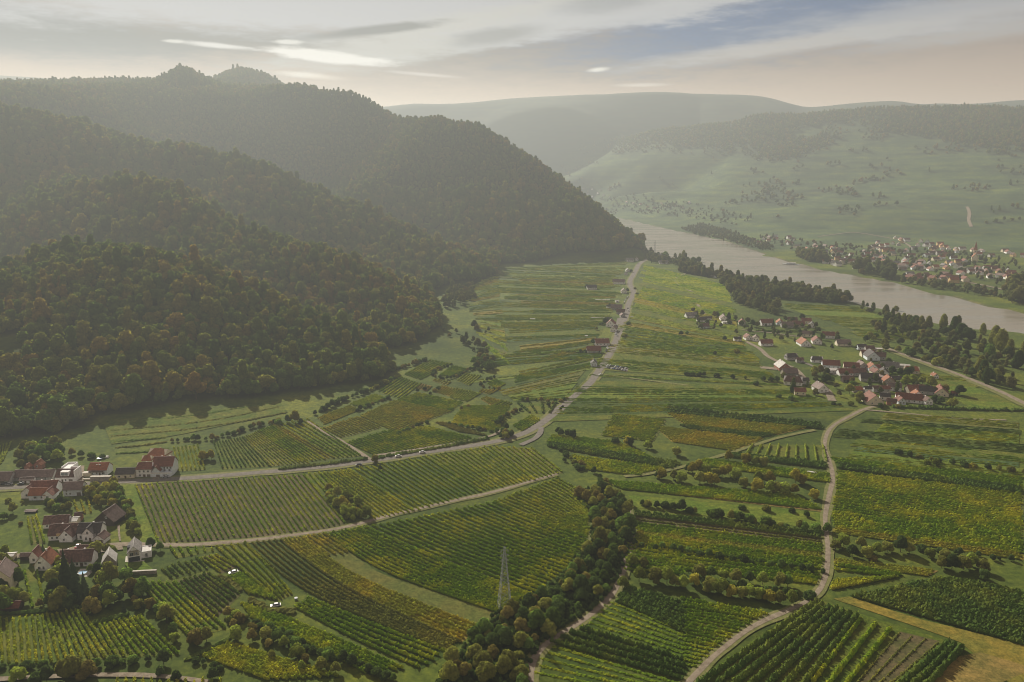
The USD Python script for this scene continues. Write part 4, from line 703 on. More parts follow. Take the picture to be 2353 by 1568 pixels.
def near_village():
    N = 'near village'
    def P(v, x, y, back): q = base(v, x, y); u = q / np.linalg.norm(q); return q + u * back
    house(P('A', 105, 548, 6), 8.6, 11, 3.0, 3.6, 4, 'grey', 'taupe', 'barn with one broad grey brown roof at the left end of the roadside row', doors=[(0, 2.6, 2.6)], front=[(-2.8, 1.8)], cat='barn', name='barn')
    house(P('A', 500, 500, 5), 25, 8.5, 2.8, 3.2, 3, 'grey', 'taupe', 'long low grey brown roofed building right of the leftmost roadside barn', front=[(-9, 1.6), (-4, 1.6), (2, 1.6), (8, 1.6)], chimneys=[(-5, .6, .9), (6, .6, .9)], doors=[(-1, 1.2, 2.1)])
    house(P('A', 385, 545, 3), 8.5, 4, 2.6, 1.0, 4, 'white', 'taupe', 'low white outbuilding by the roadside in front of the long low roof', front=[(-3, 1.5), (2.8, 1.5, 1.3, 1.2)], doors=[(-.5, 1.1, 2.0)], cat='outbuilding', name='outbuilding')
    house(P('A', 545, 350, 4), 5, 5, 3.2, 2.4, 88, 'brick', 'orange', 'small gabled house with orange front peeping over the long low roof', gable=[(0, 2.4)])
    house(P('A', 395, 372, 3), 3.5, 3.5, 3.0, 1.6, 88, 'brick', 'orange', 'tiny orange gable behind the left half of the long low roof', cat='shed', name='shed')
    def modern(r):
        obj('terrace', join([box(-6.2, .2, 4.4, 14, -1, 6.2), box(-6.2, -5.8, 4.4, 14, 6.2, 7.2), box(-.2, .2, 4.4, 14, 6.2, 7.2), box(-5.8, -.2, 13.6, 14, 6.2, 7.2)]), WALL['white'], r)
        obj('dormer', box(-2.6, 2.6, -4.3, .5, 4.0, 7.2), WALL['white'], r); window(r, 0, 5.7, -4.3, 4.2, 2.0)
        obj('parapet', box(6.05, 6.5, -4.6, 4.6, -1, 8.0), WALL['white'], r); obj('terrace_wall', box(.2, 6.5, 4.4, 4.8, 0, 7.6), WALL['white'], r)
    house(P('A', 940, 520, 5), 12, 9, 3.9, 3.6, 3, 'white', 'brown', 'white modern house with a boxed dormer and roof terrace on the main road', front=[(-4.6, 1.5, .9, 1.2), (.4, 1.7, .8, 1.2)], doors=[(-1.6, 1.1, 2.2), (3.6, 2.4, 2.2, 'garage_door')], extra=modern)
    def orange(r):
        obj('dormer', moved(gable_body(3.0, 3.6, 1.6, 1.2, 0), 0, -1.6, 4.4, 90), ROOF['orange'], r); obj('balcony', box(-4.6, 4.6, -6.2, -4.6, 2.6, 2.8), M_PAVE, r); obj('railing', box(-4.6, 4.6, -6.25, -6.18, 2.8, 3.7), M_DOOR, r)
        for x in (-.8, 1.0): obj('skylight', box(x - .45, x + .45, -3.0, -2.0, 6.05, 6.9), M_PANE, r)
    house(P('A', 1380, 425, 5), 12, 9, 3.9, 3.4, 2, 'blue', 'orange', 'house with a bright orange tiled roof above a dark stone garden wall', front=[(-3.6, 1.6), (-.6, 1.6, .8, .9), (3.6, 1.6, 1.6, 1.4)], doors=[(1.4, 1.0, 2.1)], chimneys=[(-.4, 1.4, 1.0)], extra=orange)
    house(P('A', 1735, 470, 4), 12, 7.5, 3.4, 2.6, 5, 'cream', 'dark', 'low cream house with a nearly black roof beside the road', front=[(-3.6, 1.7, 1.4, 1.2), (3.6, 1.8, .9, 1.0)], doors=[(.4, 1.2, 2.1)])
    house(P('A', 2003, 450, 4.5), 10, 8.5, 5.8, 3.0, 3, 'white', 'red', 'two storey white house with three upper windows and dark garage doors', front=[(-2.6, 4.2), (.1, 4.2), (2.8, 4.2), (-2.6, 1.5)], doors=[(.2, 1.6, 2.1), (3.0, 2.2, 2.1, 'garage_door')], chimneys=[(.2, 1.2, 1.1)], hip=.25)
    house(P('A', 2020, 285, 3), 6.5, 5, 3.4, 2.6, 4, 'cream', 'orange', 'small orange roof behind the two storey white house', hip=.8)
    house(P('A', 2185, 215, 5), 13, 10, 3.4, 3.4, -8, 'cream', 'orange', 'large red tiled hip roofed house topmost in the roadside group', front=[(-3, 1.6), (2, 1.6)], chimneys=[(.5, .8, 1.2)], hip=.7)
    def villa(r):
        obj('terrace', box(-6.4, 6.4, -9.5, -5.05, -1, 2.6), WALL['blue'], r); obj('railing', box(-6.4, 6.4, -9.45, -9.35, 2.6, 3.5), M_FRAME, r)
        obj('wing', moved(gable_body(6, 5, 4.4, 2.6), -3, -5.6, 0, 90), WALL['blue'], r); obj('wing_roof', moved(gable_roof(6, 5, 4.4, 2.6), -3, -5.6, 0, 90), ROOF['red'], r)
        for x in (-1.5, 3.2): obj('garage_door', box(x - 1.2, x + 1.2, -9.58, -9.5, 0, 2.1), M_GATE, r)
    house(P('A', 2270, 455, 10.5), 13, 10, 6.4, 4.6, 2, 'blue', 'red', 'big pale blue villa with red roof and garage terrace at the vineyard edge', front=[(1.2, 5.0), (3.2, 5.0), (5.2, 5.0), (1.2, 3.4, 1.2, 1.5), (4.4, 3.4, 1.2, 1.5)], chimneys=[(-2, 1, 1.2), (3, 1, 1.2)], extra=villa)
    def complexx(r):
        obj('wing', moved(gable_body(9, 7.5, 3.6, 3.4), -7.2, -3.2, 0, 90), WALL['white'], r); obj('wing_roof', moved(gable_roof(9, 7.5, 3.6, 3.4), -7.2, -3.2, 0, 90), ROOF['red'], r)
        obj('wing', moved(gable_body(10, 7, 3.4, 3.0), .2, -7.6, 0, 0), WALL['blue'], r); obj('wing_roof', moved(gable_roof(10, 7, 3.4, 3.0), .2, -7.6, 0, 0), ROOF['orange'], r)
        obj('wing', moved(gable_body(8, 6, 3.2, 2.8), 6.4, -7.4, 0, 90), WALL['white'], r); obj('wing_roof', moved(gable_roof(8, 6, 3.2, 2.8), 6.4, -7.4, 0, 90), ROOF['red'], r)
        window(r, -7.2, 2.0, -7.7, 2.0, 1.4); window(r, -1, 1.8, -11.1, 1.6, 1.3); window(r, 3, 1.8, -11.1, 1.2, 1.3); window(r, 6.4, 1.8, -11.4, 1.4, 1.4)
    house(P('A', 640, 755, 12), 16, 8.5, 4.6, 3.6, 4, 'white', 'red', 'sprawling white house with several red tiled roofs below the main road', front=[(-4, 3)], chimneys=[(-2, .8, 1.2), (4, .8, 1.2)], extra=complexx)
    house(P('A', 1035, 705, 4.5), 11, 8, 4.4, 3.4, 6, 'blue', 'taupe', 'pale house with a grey brown roof standing alone below the road', front=[(-3.6, 1.6, .8, 1.0), (-1.4, 1.6, .8, 1.0), (-3.4, 3.4, .8, .8)], doors=[(3.6, 2.4, 2.3, 'barn_door')])
    house(P('A', 1512, 1108, 6), 11, 11.5, 3.2, 5.0, 82, 'wood', 'taupe', 'dark timber barn with a steep roof and pale door facing the lane', gable=[(-1.5, 5.0, 1.0, 1.0)], cat='barn', name='barn', over=.8, extra=lambda r: obj('door', box(-5.62, -5.5, -.8, .5, 0, 2.5), M_FRAME, r))
    house(P('A', 800, 1140, 4), 13, 7, 2.9, 3.0, 10, 'white', 'brown', 'long white outbuilding with a dark brown roof behind the farmhouse', front=[(-4.5, 1.5, .9, 1.1), (0, 1.5), (4, 1.5)], cat='farm building', name='farm_building')
    house(P('A', 995, 1110, 3), 6.5, 6, 2.8, .7, 10, 'cream', 'pale', 'low shed with a pale flat roof beside the long outbuilding', doors=[(0, 2.0, 2.0)], cat='shed', name='shed')
    house(P('A', 1082, 1045, 2), 3.6, 4, 2.6, 1.8, 10, 'brick', 'brown', 'little brown roofed shed right of the pale flat roof', cat='shed', name='shed')
    def farm(r):
        obj('wing', moved(gable_body(8, 7, 3.2, 3.6), 3.4, -3.4, 0, 84), WALL['white'], r); obj('wing_roof', moved(gable_roof(8, 7, 3.2, 3.6), 3.4, -3.4, 0, 84), ROOF['brown'], r); window(r, 3.6, 4.4, -7.6, .9, 1.0); window(r, 2.2, 1.6, -7.6, .8, 1.1); obj('balcony', box(-2.4, -.2, -5.3, -4.4, 2.9, 4.1), WALL['ochre'], r)
    house(P('A', 900, 1325, 7), 14, 8.5, 3.2, 4.2, 8, 'white', 'brown', 'white farmhouse with steep brown roofs and a yellow balcony by the village lane', front=[(-5, 1.5, .9, 1.1), (-2.6, 1.5, .9, 1.1)], chimneys=[(-1, 1, 1.2)], extra=farm)
    house(P('A', 1095, 1300, 5), 6.5, 6, 2.7, 3.0, 8, 'cream', 'brown', 'brown roofed link building between the farmhouse and the gabled white house', doors=[(0, 2.2, 2.2)], cat='outbuilding', name='outbuilding')
    def gabled(r):
        obj('wing', moved(gable_body(6, 5.6, 4.6, 3.0), .6, -3.6, 0, 90), WALL['white'], r); obj('wing_roof', moved(gable_roof(6, 5.6, 4.6, 3.0), .6, -3.6, 0, 90), ROOF['dark'], r); window(r, .6, 5.0, -6.6, 1.0, 1.5); window(r, -.4, 1.6, -6.6, .9, 1.6); obj('door', box(1.2, 2.2, -6.68, -6.55, 0, 2.1), M_DOOR, r)
    house(P('A', 1268, 1320, 7), 12, 8.5, 4.2, 3.6, 4, 'white', 'dark', 'white house with a pointed front gable and dark roof beside the garage', front=[(-4.2, 1.6, 1.0, 1.6), (4.6, 2.9, 1.0, 1.2)], chimneys=[(1, 1, 1.2)], extra=gabled)
    house(P('A', 1395, 1350, 3.2), 6, 6, 2.6, 2.2, 86, 'white', 'brown', 'white garage with a brown gable roof next to the pointed gable house', cat='garage', name='garage', extra=lambda r: obj('garage_door', box(-3.07, -2.95, -2.2, 2.2, 0, 2.1), M_GATE, r))
    def white_modern(r):                                            # gable wall at -x faces the camera
        obj('annex', box(-3.6, 3.6, -8.0, -3.05, -1, 3.3), WALL['white'], r); obj('annex_roof', box(-3.3, 3.3, -7.7, -3.05, 3.3, 3.42), ROOF['pale'], r); obj('parapet', join([box(-3.6, 3.6, -8.0, -7.72, 3.3, 3.65), box(-3.6, -3.32, -7.72, -3.05, 3.3, 3.65), box(3.32, 3.6, -7.72, -3.05, 3.3, 3.65)]), WALL['white'], r)
        window(r, -5.6, 1.5, -3.6, 1.0, 1.9, axis='x'); obj('cladding', box(-6.1, -6.01, -2.3, 2.3, 3.3, 6.2), WALL['stone'], r)
        window(r, 1.1, 4.2, -6.08, 1.6, 1.7, axis='x'); window(r, -1.2, 4.2, -6.08, .9, 1.7, axis='x'); obj('loggia', box(-6.12, -6.0, -2.6, 2.6, .05, 2.7), M_PANE, r)
        obj('terrace', box(-10, -6.02, -4.6, 3.0, -1, .12), M_PAVE, r); obj('terrace', box(-5, 2, 3.02, 4.6, -1, .1), M_PAVE, r); obj('dormer', box(-2.2, .6, 1.0, 3.2, 4.4, 6.6), M_DARKM, r)
    house(P('G', 1850, 262, 6), 12, 6.2, 4.8, 3.3, 112, 'white', 'grey', 'white modern house with steep grey roof and flat annex at the track start', extra=white_modern, over=.25)
    house(P('G', 1505, 355, 4.6), 9, 6.4, 3.2, 4.2, 112, 'stone', 'pale', 'old stone barn with a pale grey roof left of the white modern house', cat='barn', name='barn', over=.3, extra=lambda r: obj('barn_door', box(-4.57, -4.45, -1.4, 1.2, 0, 2.4), M_DARKM, r))
    def longhouse(r):
        obj('wing', moved(gable_body(7, 6, 2.8, 3.0), -5.2, -3.5, 0, 86), WALL['white'], r); obj('wing_roof', moved(gable_roof(7, 6, 2.8, 3.0), -5.2, -3.5, 0, 86), ROOF['brown'], r); obj('dormer', moved(gable_body(2.4, 2.8, 1.2, 1.1, -.4), -2.4, 1.6, 4.4, 90), ROOF['orange'], r)
    house(P('G', 1080, 340, 5.5), 16, 8.6, 3.0, 4.0, 6, 'white', 'brown', 'long low white house with a dark brown roof beside the blue pool', front=[(1.0, 1.5), (5.2, 1.5)], doors=[(3.2, 1.4, 2.1)], chimneys=[(-4.6, .8, 1.3), (3.4, .8, 1.3)], extra=longhouse)
    house(P('G', 652, 385, 5.5), 10, 7.6, 3.4, 4.6, 98, 'white', 'orange', 'white house with a tall rust orange gable roof below the lane', gable=[(1.2, 4.4, 1.2, .9), (1.6, 1.6), (-.4, 1.5, .8, 1.4)], chimneys=[(1, 0, 1)])
    house(P('G', 510, 285, 4), 7, 4.2, 3.6, 3.0, 98, 'white', 'red', 'narrow white annex with reddish roof left of the rust orange gable', gable=[(0, 1.8)])
    house(P('G', 78, 690, 5.2), 12, 8.6, 8.4, 4.6, 106, 'cream', 'taupe', 'tall cream house with three floors of windows cut by the left edge', gable=[(-.8, 7.8, 1, 1.2), (1.0, 7.8, 1, 1.2), (-1.8, 5.0, 1.1, 1.5), (1.0, 5.0, 1.1, 1.5), (-1.0, 2.0, 1.2, 1.4)], chimneys=[(1, .6, 1.4)])
    house(P('G', 185, 962, 3.5), 7.5, 5, 2.2, 1.6, 6, 'wood', 'red', 'low shed with a rusty roof above the bottom left vineyard', cat='shed', name='shed')
    house(P('G', 150, 250, 2.5), 4.6, 4, 2.3, .5, 6, 'cream', 'pale', 'small flat roofed garden hut at the left end of the lane', cat='hut', name='hut')
    house(P('G', 385, 255, 3), 6, 3.4, 2.2, .9, 6, 'wood', 'taupe', 'grey wooden wood store in the garden left of the rust orange gable', cat='shed', name='shed')
    house(P('G', 1175, 165, 3.5), 7, 4.6, 2.4, 1.2, 8, 'wood', 'brown', 'brown carport on the lane behind the long low house', cat='carport', name='carport')
    house(P('A', 430, 940, 2), 6, 2.6, .9, .3, 6, 'wood', 'taupe', 'low pile of planks lying in the meadow below the red roofs', cat='wood pile', name='wood_pile')
    for v, x, y, w, d, h, lab, m in (('A', 1380, 508, 12.5, 2.4, 3.2, 'dark dry stone garden wall below the orange roofed house', 'stone'), ('A', 1200, 495, 6, 1.2, 1.2, 'low pale wall beside the driveway of the orange roofed house', 'cream'), ('A', 1200, 440, 5.5, 3.6, 2.4, 'cream garden terrace block left of the orange roofed house', 'cream'), ('G', 1950, 440, 13, 1.0, 1.8, 'stone retaining wall in front of the modern house lawn', 'stone')):
        q = P(v, x, y, d / 2); r = xform('garden_wall', (q[0], q[1], 0), 6 if v == 'G' else 3, label=lab, cat='wall'); obj('wall', box(-w / 2, w / 2, -d / 2, d / 2, -.5, h), WALL[m], r); obj('coping', box(-w / 2 - .1, w / 2 + .1, -d / 2 - .1, d / 2 + .1, h + .005, h + .15), M_PAVE, r)
    q = P('A', 688, 812, 1); r = xform('garden_hut', (q[0], q[1], 0), 5, label='tiny white hut with a round cap below the red roofs', cat='hut'); obj('wall', box(-1.0, 1.0, -1, 1, -.3, 2.0), WALL['white'], r); obj('roof', moved(gable_roof(2, 2, 2.0, .6, .15), 0, 0, 0), ROOF['pale'], r)
    a, b, c, d_ = (base('G', *q) for q in ((1700, 300), (1960, 280), (2110, 415), (1790, 460)))
    sheet('lawn', np.array([a, b]), np.array([d_, c]), M_SOIL['lawn'], lift=.9)
    q = base('G', 1128, 428); r = xform('pool', (q[0], q[1], 0), 0, label='round bright blue garden pool on a pale terrace', cat='pool')
    th = np.linspace(0, 2 * np.pi, 25)[:-1]; ring = np.concatenate([np.c_[rr * np.cos(th), rr * np.sin(th), np.full(24, zz)] for rr, zz in ((2.0, .55), (2.0, .75), (2.25, .75), (2.25, -.2))]); i = np.arange(24); j = (i + 1) % 24
    obj('rim', (ring, np.vstack([x for k in range(3) for x in (np.c_[k * 24 + i, k * 24 + j, k * 24 + 24 + j], np.c_[k * 24 + i, k * 24 + 24 + j, k * 24 + 24 + i])])), M_FRAME, r)
    g = G(); obj('water', (np.vstack([np.c_[2.0 * np.cos(th), 2.0 * np.sin(th), np.full(24, .6)], [[0, 0, .6]]]), np.c_[i, j, np.full(24, 24)]), g.pbr('pool_water', (.03, .22, .42), .1, .5), r); obj('terrace', box(-3.6, 4.0, -3.2, 4.8, -.3, .1), M_PAVE, r)
near_village()

def mid_village():
    rg = np.random.default_rng(77)
    L = dict(B=[(220, 85, 150, 'white', 'grey', 0), (370, 140, 130, 'white', 'dark', 0), (470, 115, 70, 'white', 'dark', 0), (395, 225, 130, 'blue', 'brown', 0), (665, 125, 95, 'white', 'taupe', 1), (710, 170, 120, 'white', 'pale', 0), (915, 180, 85, 'white', 'red', 1), (1245, 185, 170, 'white', 'red', 0), (1430, 180, 90, 'blue', 'orange', 1), (1530, 215, 150, 'grey', 'taupe', 0), (1680, 200, 150, 'cream', 'red', 0), (1790, 160, 120, 'cream', 'red', 0), (1870, 215, 90, 'white', 'dark', 1), (1600, 140, 120, 'grey', 'brown', 0), (1800, 340, 120, 'cream', 'taupe', 0), (2090, 360, 150, 'white', 'red', 0), (1930, 440, 115, 'white', 'red', 1), (1755, 470, 130, 'white', 'orange', 1), (2290, 465, 170, 'cream', 'taupe', 0), (855, 400, 92, 'white', 'dark', 0), (995, 385, 90, 'white', 'red', 1), (1105, 400, 80, 'white', 'taupe', 1), (1240, 465, 160, 'white', 'red', 0), (1585, 655, 150, 'grey', 'dark', 2), (1935, 690, 140, 'white', 'dark', 2), (1700, 690, 90, 'grey', 'brown', 0), (1465, 800, 150, 'brick', 'pale', 1), (1560, 870, 190, 'stone', 'taupe', 0), (1610, 1000, 225, 'white', 'brown', 2), (1700, 1140, 140, 'cream', 'red', 0), (1980, 1100, 135, 'white', 'taupe', 1), (1760, 985, 110, 'grey', 'dark', 0)],
             C=[(140, 775, 210, 'blue', 'red', 0), (150, 835, 180, 'white', 'pale', 0), (330, 870, 180, 'white', 'red', 0), (420, 790, 180, 'cream', 'red', 0), (520, 870, 160, 'grey', 'brown', 0), (560, 780, 110, 'grey', 'taupe', 1), (700, 810, 110, 'blue', 'orange', 1), (750, 870, 90, 'cream', 'red', 1), (860, 875, 120, 'white', 'dark', 1), (940, 800, 210, 'white', 'grey', 0), (780, 800, 110, 'cream', 'red', 0), (1240, 840, 170, 'cream', 'orange', 2), (1130, 770, 140, 'grey', 'pale', 0), (660, 950, 210, 'grey', 'dark', 0), (830, 950, 80, 'cream', 'taupe', 1), (1040, 965, 120, 'white', 'dark', 0), (920, 1000, 130, 'stone', 'orange', 1), (1010, 1075, 150, 'white', 'taupe', 0), (880, 1100, 110, 'grey', 'red', 0), (700, 1265, 200, 'cream', 'red', 1), (880, 1205, 120, 'white', 'dark', 0), (1200, 1235, 290, 'white', 'red', 0), (1310, 1190, 110, 'white', 'orange', 1), (1085, 1265, 90, 'blue', 'red', 1), (1445, 1265, 95, 'white', 'brown', 1), (1290, 1120, 210, 'stone', 'red', 0), (1450, 1130, 180, 'grey', 'dark', 0), (1635, 1155, 150, 'cream', 'red', 1), (1555, 915, 60, 'white', 'orange', 1), (1825, 1145, 70, 'wood', 'red', 0), (970, 1275, 110, 'brick', 'brown', 0), (505, 1100, 120, 'stone', 'orange', 2), (640, 1100, 90, 'white', 'dark', 0), (370, 960, 140, 'wood', 'brown', 0), (560, 515, 110, 'blue', 'dark', 0), (665, 540, 110, 'grey', 'brown', 0), (770, 540, 110, 'cream', 'pale', 0), (640, 615, 160, 'cream', 'red', 0), (690, 660, 150, 'blue', 'dark', 1), (800, 650, 150, 'grey', 'brown', 0), (760, 1090, 90, 'grey', 'brown', 0)],
             D=[(990, 1470, 190, 'white', 'red', 0), (880, 1575, 190, 'grey', 'red', 0), (1115, 1213, 120, 'white', 'red', 1), (1155, 1282, 80, 'white', 'taupe', 1), (1190, 980, 150, 'grey', 'taupe', 0), (1090, 965, 70, 'white', 'dark', 0), (1245, 1040, 110, 'grey', 'brown', 0), (1270, 1085, 60, 'grey', 'brown', 1), (1200, 880, 48, 'white', 'pale', 0), (1222, 628, 160, 'white', 'taupe', 0), (1370, 325, 100, 'white', 'grey', 0), (1465, 310, 45, 'white', 'red', 1), (852, 705, 130, 'white', 'dark', 0), (1290, 755, 75, 'white', 'taupe', 1), (1345, 462, 55, 'white', 'grey', 1), (1318, 503, 40, 'white', 'grey', 1), (1085, 1140, 80, 'stone', 'dark', 0), (1780, 230, 120, 'white', 'grey', 0), (1830, 355, 120, 'white', 'grey', 0)], M=[(1703, 950, 42, 'blue', 'dark', 1)])
    word = dict(taupe='brown grey', pale='pale', red='red', orange='orange', dark='dark', grey='grey', brown='brown'); wd = dict(white='white', cream='cream', blue='pale blue', grey='grey', stone='stone', brick='brick', wood='timber')
    spots = [(v, *q) for v, qs in L.items() for q in qs]
    place = lambda v, x, y: ('by the main road' if v in 'DM' else 'near the winding track end' if (v == 'C' and y > 880) else 'in mid village' if v == 'C' else 'by the gravel lane' if y > 600 else 'in the far village row')
    count = {}
    for v, x, y, w, wall, roof, k in spots:
        key = (wall, roof, k, place(v, x, y)); count.setdefault(key, []).append((x, y))
    for n, (v, x, y, w, wall, roof, k) in enumerate(spots):
        q = base(v, x, y); s = math.hypot(*q, CAM_H) / F_PX / VIEWS[v][2] * VIEWS[v][2]; ww = w * VIEWS[v][2] * math.hypot(*q, CAM_H) / F_PX; u = q / np.linalg.norm(q)
        rot = rg.uniform(-14, 16) + math.degrees(math.atan2(-q[0], q[1])) * .6 + (6 if v != 'D' else -4)
        key = (wall, roof, k, place(v, x, y)); same = count[key]; what = {0: f'{wd[wall]} house with {"an" if word[roof][0] in "aeiou" else "a"} {word[roof]} roof', 1: f'{wd[wall]} gabled house with {"an" if word[roof][0] in "aeiou" else "a"} {word[roof]} roof', 2: f'house with a broad {word[roof]} hipped roof'}[k]
        sizes = sorted(same); label = f'{what} {key[3]}'
        if len(same) > 1:
            i = sizes.index((x, y)); label = f'{["leftmost", "second from left", "third from left", "fourth from left", "fifth from left"][min(i, 4)]} {what} {key[3]}'
        if k == 1:
            d = ww; L_ = d * rg.uniform(1.15, 1.5); h = rg.uniform(2.8, 3.8); r = house(q + u * L_ * .5, L_, d, h, d * .42, rot + 90, wall, roof, label, 'houses of the village on the plain' if v in 'BC' else 'houses beside the main road', gable=[(-d * .2, h * .55, 1, 1.3), (d * .2, h * .55, 1, 1.3), (0, h + d * .12, .9, 1.1)], chimneys=[(L_ * .2, .4, 1.0)])
        else:
            d = min(ww * .62, 10); h = rg.uniform(2.8, 4.0) if roof != 'pale' else 3.0; nw = max(1, int(ww / 4)); r = house(q + u * d * .5, ww, d, h, d * (.40 if roof != 'pale' else .08), rot, wall, roof, label, 'houses of the village on the plain' if v in 'BC' else 'houses beside the main road', front=[(ww * ((i + .5) / nw - .5), h * .52, 1, 1.2) for i in range(nw)], chimneys=[(ww * .2, .6, 1.0)] if roof != 'pale' else (), hip=.55 if k == 2 else 0)
mid_village()

def far_town():
    rg = np.random.default_rng(91); k = 0; pts = []
    bands = [('R', [(470, 70), (620, 60), (760, 80), (800, 125), (700, 125), (480, 115)], 12), ('R', [(790, 140), (1000, 130), (1130, 175), (1220, 230), (1190, 290), (960, 240), (960, 190)], 34), ('R', [(1270, 120), (1480, 70), (1700, 95), (1860, 150), (1980, 210), (1900, 290), (1600, 300), (1290, 280), (1230, 190)], 90), ('R', [(1900, 150), (2230, 165), (2340, 180), (2340, 210), (2050, 205)], 10), ('R', [(1900, 290), (2100, 280), (2343, 320), (2343, 375), (2150, 350), (1900, 330)], 26), ('R', [(1480, 330), (1850, 330), (1980, 365), (1800, 390), (1560, 365)], 22)]
    for v, poly, n in bands:
        P_ = Polygon(V(v, *sum(poly, ())))
        c = 0; x0, y0, x1, y1 = P_.bounds; tries = 0
        while c < n and tries < 3000:
            tries += 1; x, y = rg.uniform(x0, x1), rg.uniform(y0, y1)
            if not P_.contains(Point(x, y)): continue
            q = hit(x, y)
            if any(abs(q[0] - a[0]) < 13 and abs(q[1] - a[1]) < 11 for a in pts): continue
            pts.append(q); c += 1
    for x, y in [(1335 + 13 * i, 452 + (i * 37 % 11) - 5) for i in range(6)] + [(1440 + 16 * i, 474 + (i * 29 % 13) - 6) for i in range(10)] + [(1340 + 20 * i, 438) for i in range(4)]: pts.append(hit(x, y))
    for i, q in enumerate(pts):
        far = i >= len(pts) - 20; w = rg.uniform(9, 17); d = rg.uniform(8, 10.5); h = rg.uniform(3.2, 6.0); wall = ['white', 'cream', 'white', 'ochre', 'white', 'blue', 'grey'][rg.integers(7)]; roof = ['red', 'orange', 'red', 'taupe', 'red', 'grey', 'brown'][rg.integers(7)]
        rot = rg.uniform(-35, 25) + (90 if rg.random() < .4 else 0)
        house(q[:2], w, d, h, d * .42, rot, wall, roof, 'hazy house of the farthest hamlet where the river disappears' if far else 'hazy pale house with tiled roof in the town across the river', 'houses of the farthest hamlet' if far else 'houses of the town across the river', z=q[2])
    q = hit(*V('R', 2005, 232)[0]); r = xform('church', tuple(q), 62, label='church with a red spire above the town across the river', cat='church')
    obj('nave', gable_body(26, 12, 10, 8), WALL['cream'], r); obj('nave_roof', gable_roof(26, 12, 10, 8, .4), ROOF['orange'], r); obj('tower', moved(box(-3.4, 3.4, -3.4, 3.4, -1, 24), 16.5, 0, 0), WALL['cream'], r)
    v = np.array([(-3.8, -3.8, 24), (3.8, -3.8, 24), (3.8, 3.8, 24), (-3.8, 3.8, 24), (0, 0, 43)], float) + [16.5, 0, 0]; obj('spire', (v, np.array([(0, 1, 4), (1, 2, 4), (2, 3, 4), (3, 0, 4), (0, 2, 1), (0, 3, 2)])), ROOF['orange'], r)
    for zz in (12, 19): obj('belfry_window', moved(box(-3.5, -3.4, -.7, .7, zz, zz + 2.6), 16.5, 0, 0), M_PANE, r)
far_town()

# ---------------------------------------------------------------- trees one can tell apart
def shades(c, s=.35): c = np.array(c) * 2.1; return [(0, tuple(c * (1 - s))), (.5, tuple(c)), (1, tuple(c * (1 + s)))]
M_TREE = dict(green=foliage('leaves_green', shades((.075, .115, .028))), dark=foliage('leaves_dark', shades((.045, .068, .022))), olive=foliage('leaves_olive', shades((.125, .13, .034))), yellow=foliage('leaves_yellow', shades((.165, .15, .028))), rust=foliage('leaves_rust', shades((.125, .108, .034))), spruce=foliage('needles', shades((.030, .045, .022)), k=.15), lime=foliage('leaves_lime', shades((.125, .15, .03))))
SHAPES = dict(round=[tree_mesh(61, 8.5, 7.5, 'round', 9, 900, 1, .42), tree_mesh(62, 9, 7, 'round', 8, 860, 1, .42), tree_mesh(63, 8, 8, 'spread', 10, 900, 1, .42)], tall=[tree_mesh(71, 14, 8.5, 'tall', 11, 1000, 1, .5), tree_mesh(72, 13, 9.5, 'tall', 11, 1000, 1, .5)],
              small=[tree_mesh(81, 4.6, 4.6, 'spread', 8, 620, 1, .30), tree_mesh(82, 4.8, 4.2, 'round', 7, 600, 1, .30)], bush=[tree_mesh(91, 2.6, 3.6, 'spread', 8, 420, 1, .28), tree_mesh(92, 2.8, 3.2, 'round', 7, 400, 1, .28)], spruce=[conifer_mesh(5, 14, 6), conifer_mesh(6, 15, 7, 10)])
FIRST = {}; TREE_N = [0, 0]
NAMES = dict(round='broadleaf_tree', tall='tall_tree', small='orchard_tree', bush='bush', spruce='spruce'); CATS = dict(round='tree', tall='tree', small='fruit tree', bush='bush', spruce='spruce')
def tree(p, shape, colour, scale, label, group, rg):
    TREE_N[shape == 'bush'] += 1
    k = int(rg.integers(len(SHAPES[shape]))); key = (shape, colour, k); z = float(ground(p[0], p[1])); s = np.array([1, 1, rg.uniform(.9, 1.15)]) * scale * (.84 if shape in ('tall', 'round') and scale > 1.05 else .9 if shape == 'bush' else 1) * rg.uniform(.85, 1.18)
    name = NAMES[shape]
    if key in FIRST: return xform(name, (p[0], p[1], z), rg.uniform(1, 360), s, label, CATS[shape], group, ref=FIRST[key])
    r = xform(name, (p[0], p[1], z), rg.uniform(1, 360), s, label, CATS[shape], group); FIRST[key] = r.GetPath(); c, t = SHAPES[shape][k]
    obj('crown', c, M_TREE[colour], r); obj('trunk', t, M_BARK, r); return r
def fill(poly, gap, shape, colours, scale, where, seed, most=400):
    P_ = Polygon([at(*q) for q in poly]).buffer(0); x0, y0, x1, y1 = P_.bounds; rg = np.random.default_rng(seed); p = jittered(x0, x1, y0, y1, gap, seed); p = p[shapely.contains_xy(P_, p[:, 0], p[:, 1])]
    if len(p) > most: p = p[rg.permutation(len(p))[:most]]
    for q in p:
        c = colours[rg.integers(len(colours))]; sh = shape if isinstance(shape, str) else shape[rg.integers(len(shape))]
        tree(q, sh, c, scale * rg.uniform(.75, 1.25), f'{TONE[c]} {KIND[sh]} {where}', f'{PLURAL(KIND[sh])} {where}', rg)
def along(pts, gap, shape, colours, scale, where, seed, wob=.8):
    p = smooth_line(np.array([at(*q) for q in pts]), gap); rg = np.random.default_rng(seed)
    for q in p: c = colours[rg.integers(len(colours))]; tree(q + rg.normal(0, wob, 2), shape, c, scale * rg.uniform(.7, 1.25), f'{TONE[c]} {KIND[shape]} {where}', f'{PLURAL(KIND[shape])} {where}', rg)
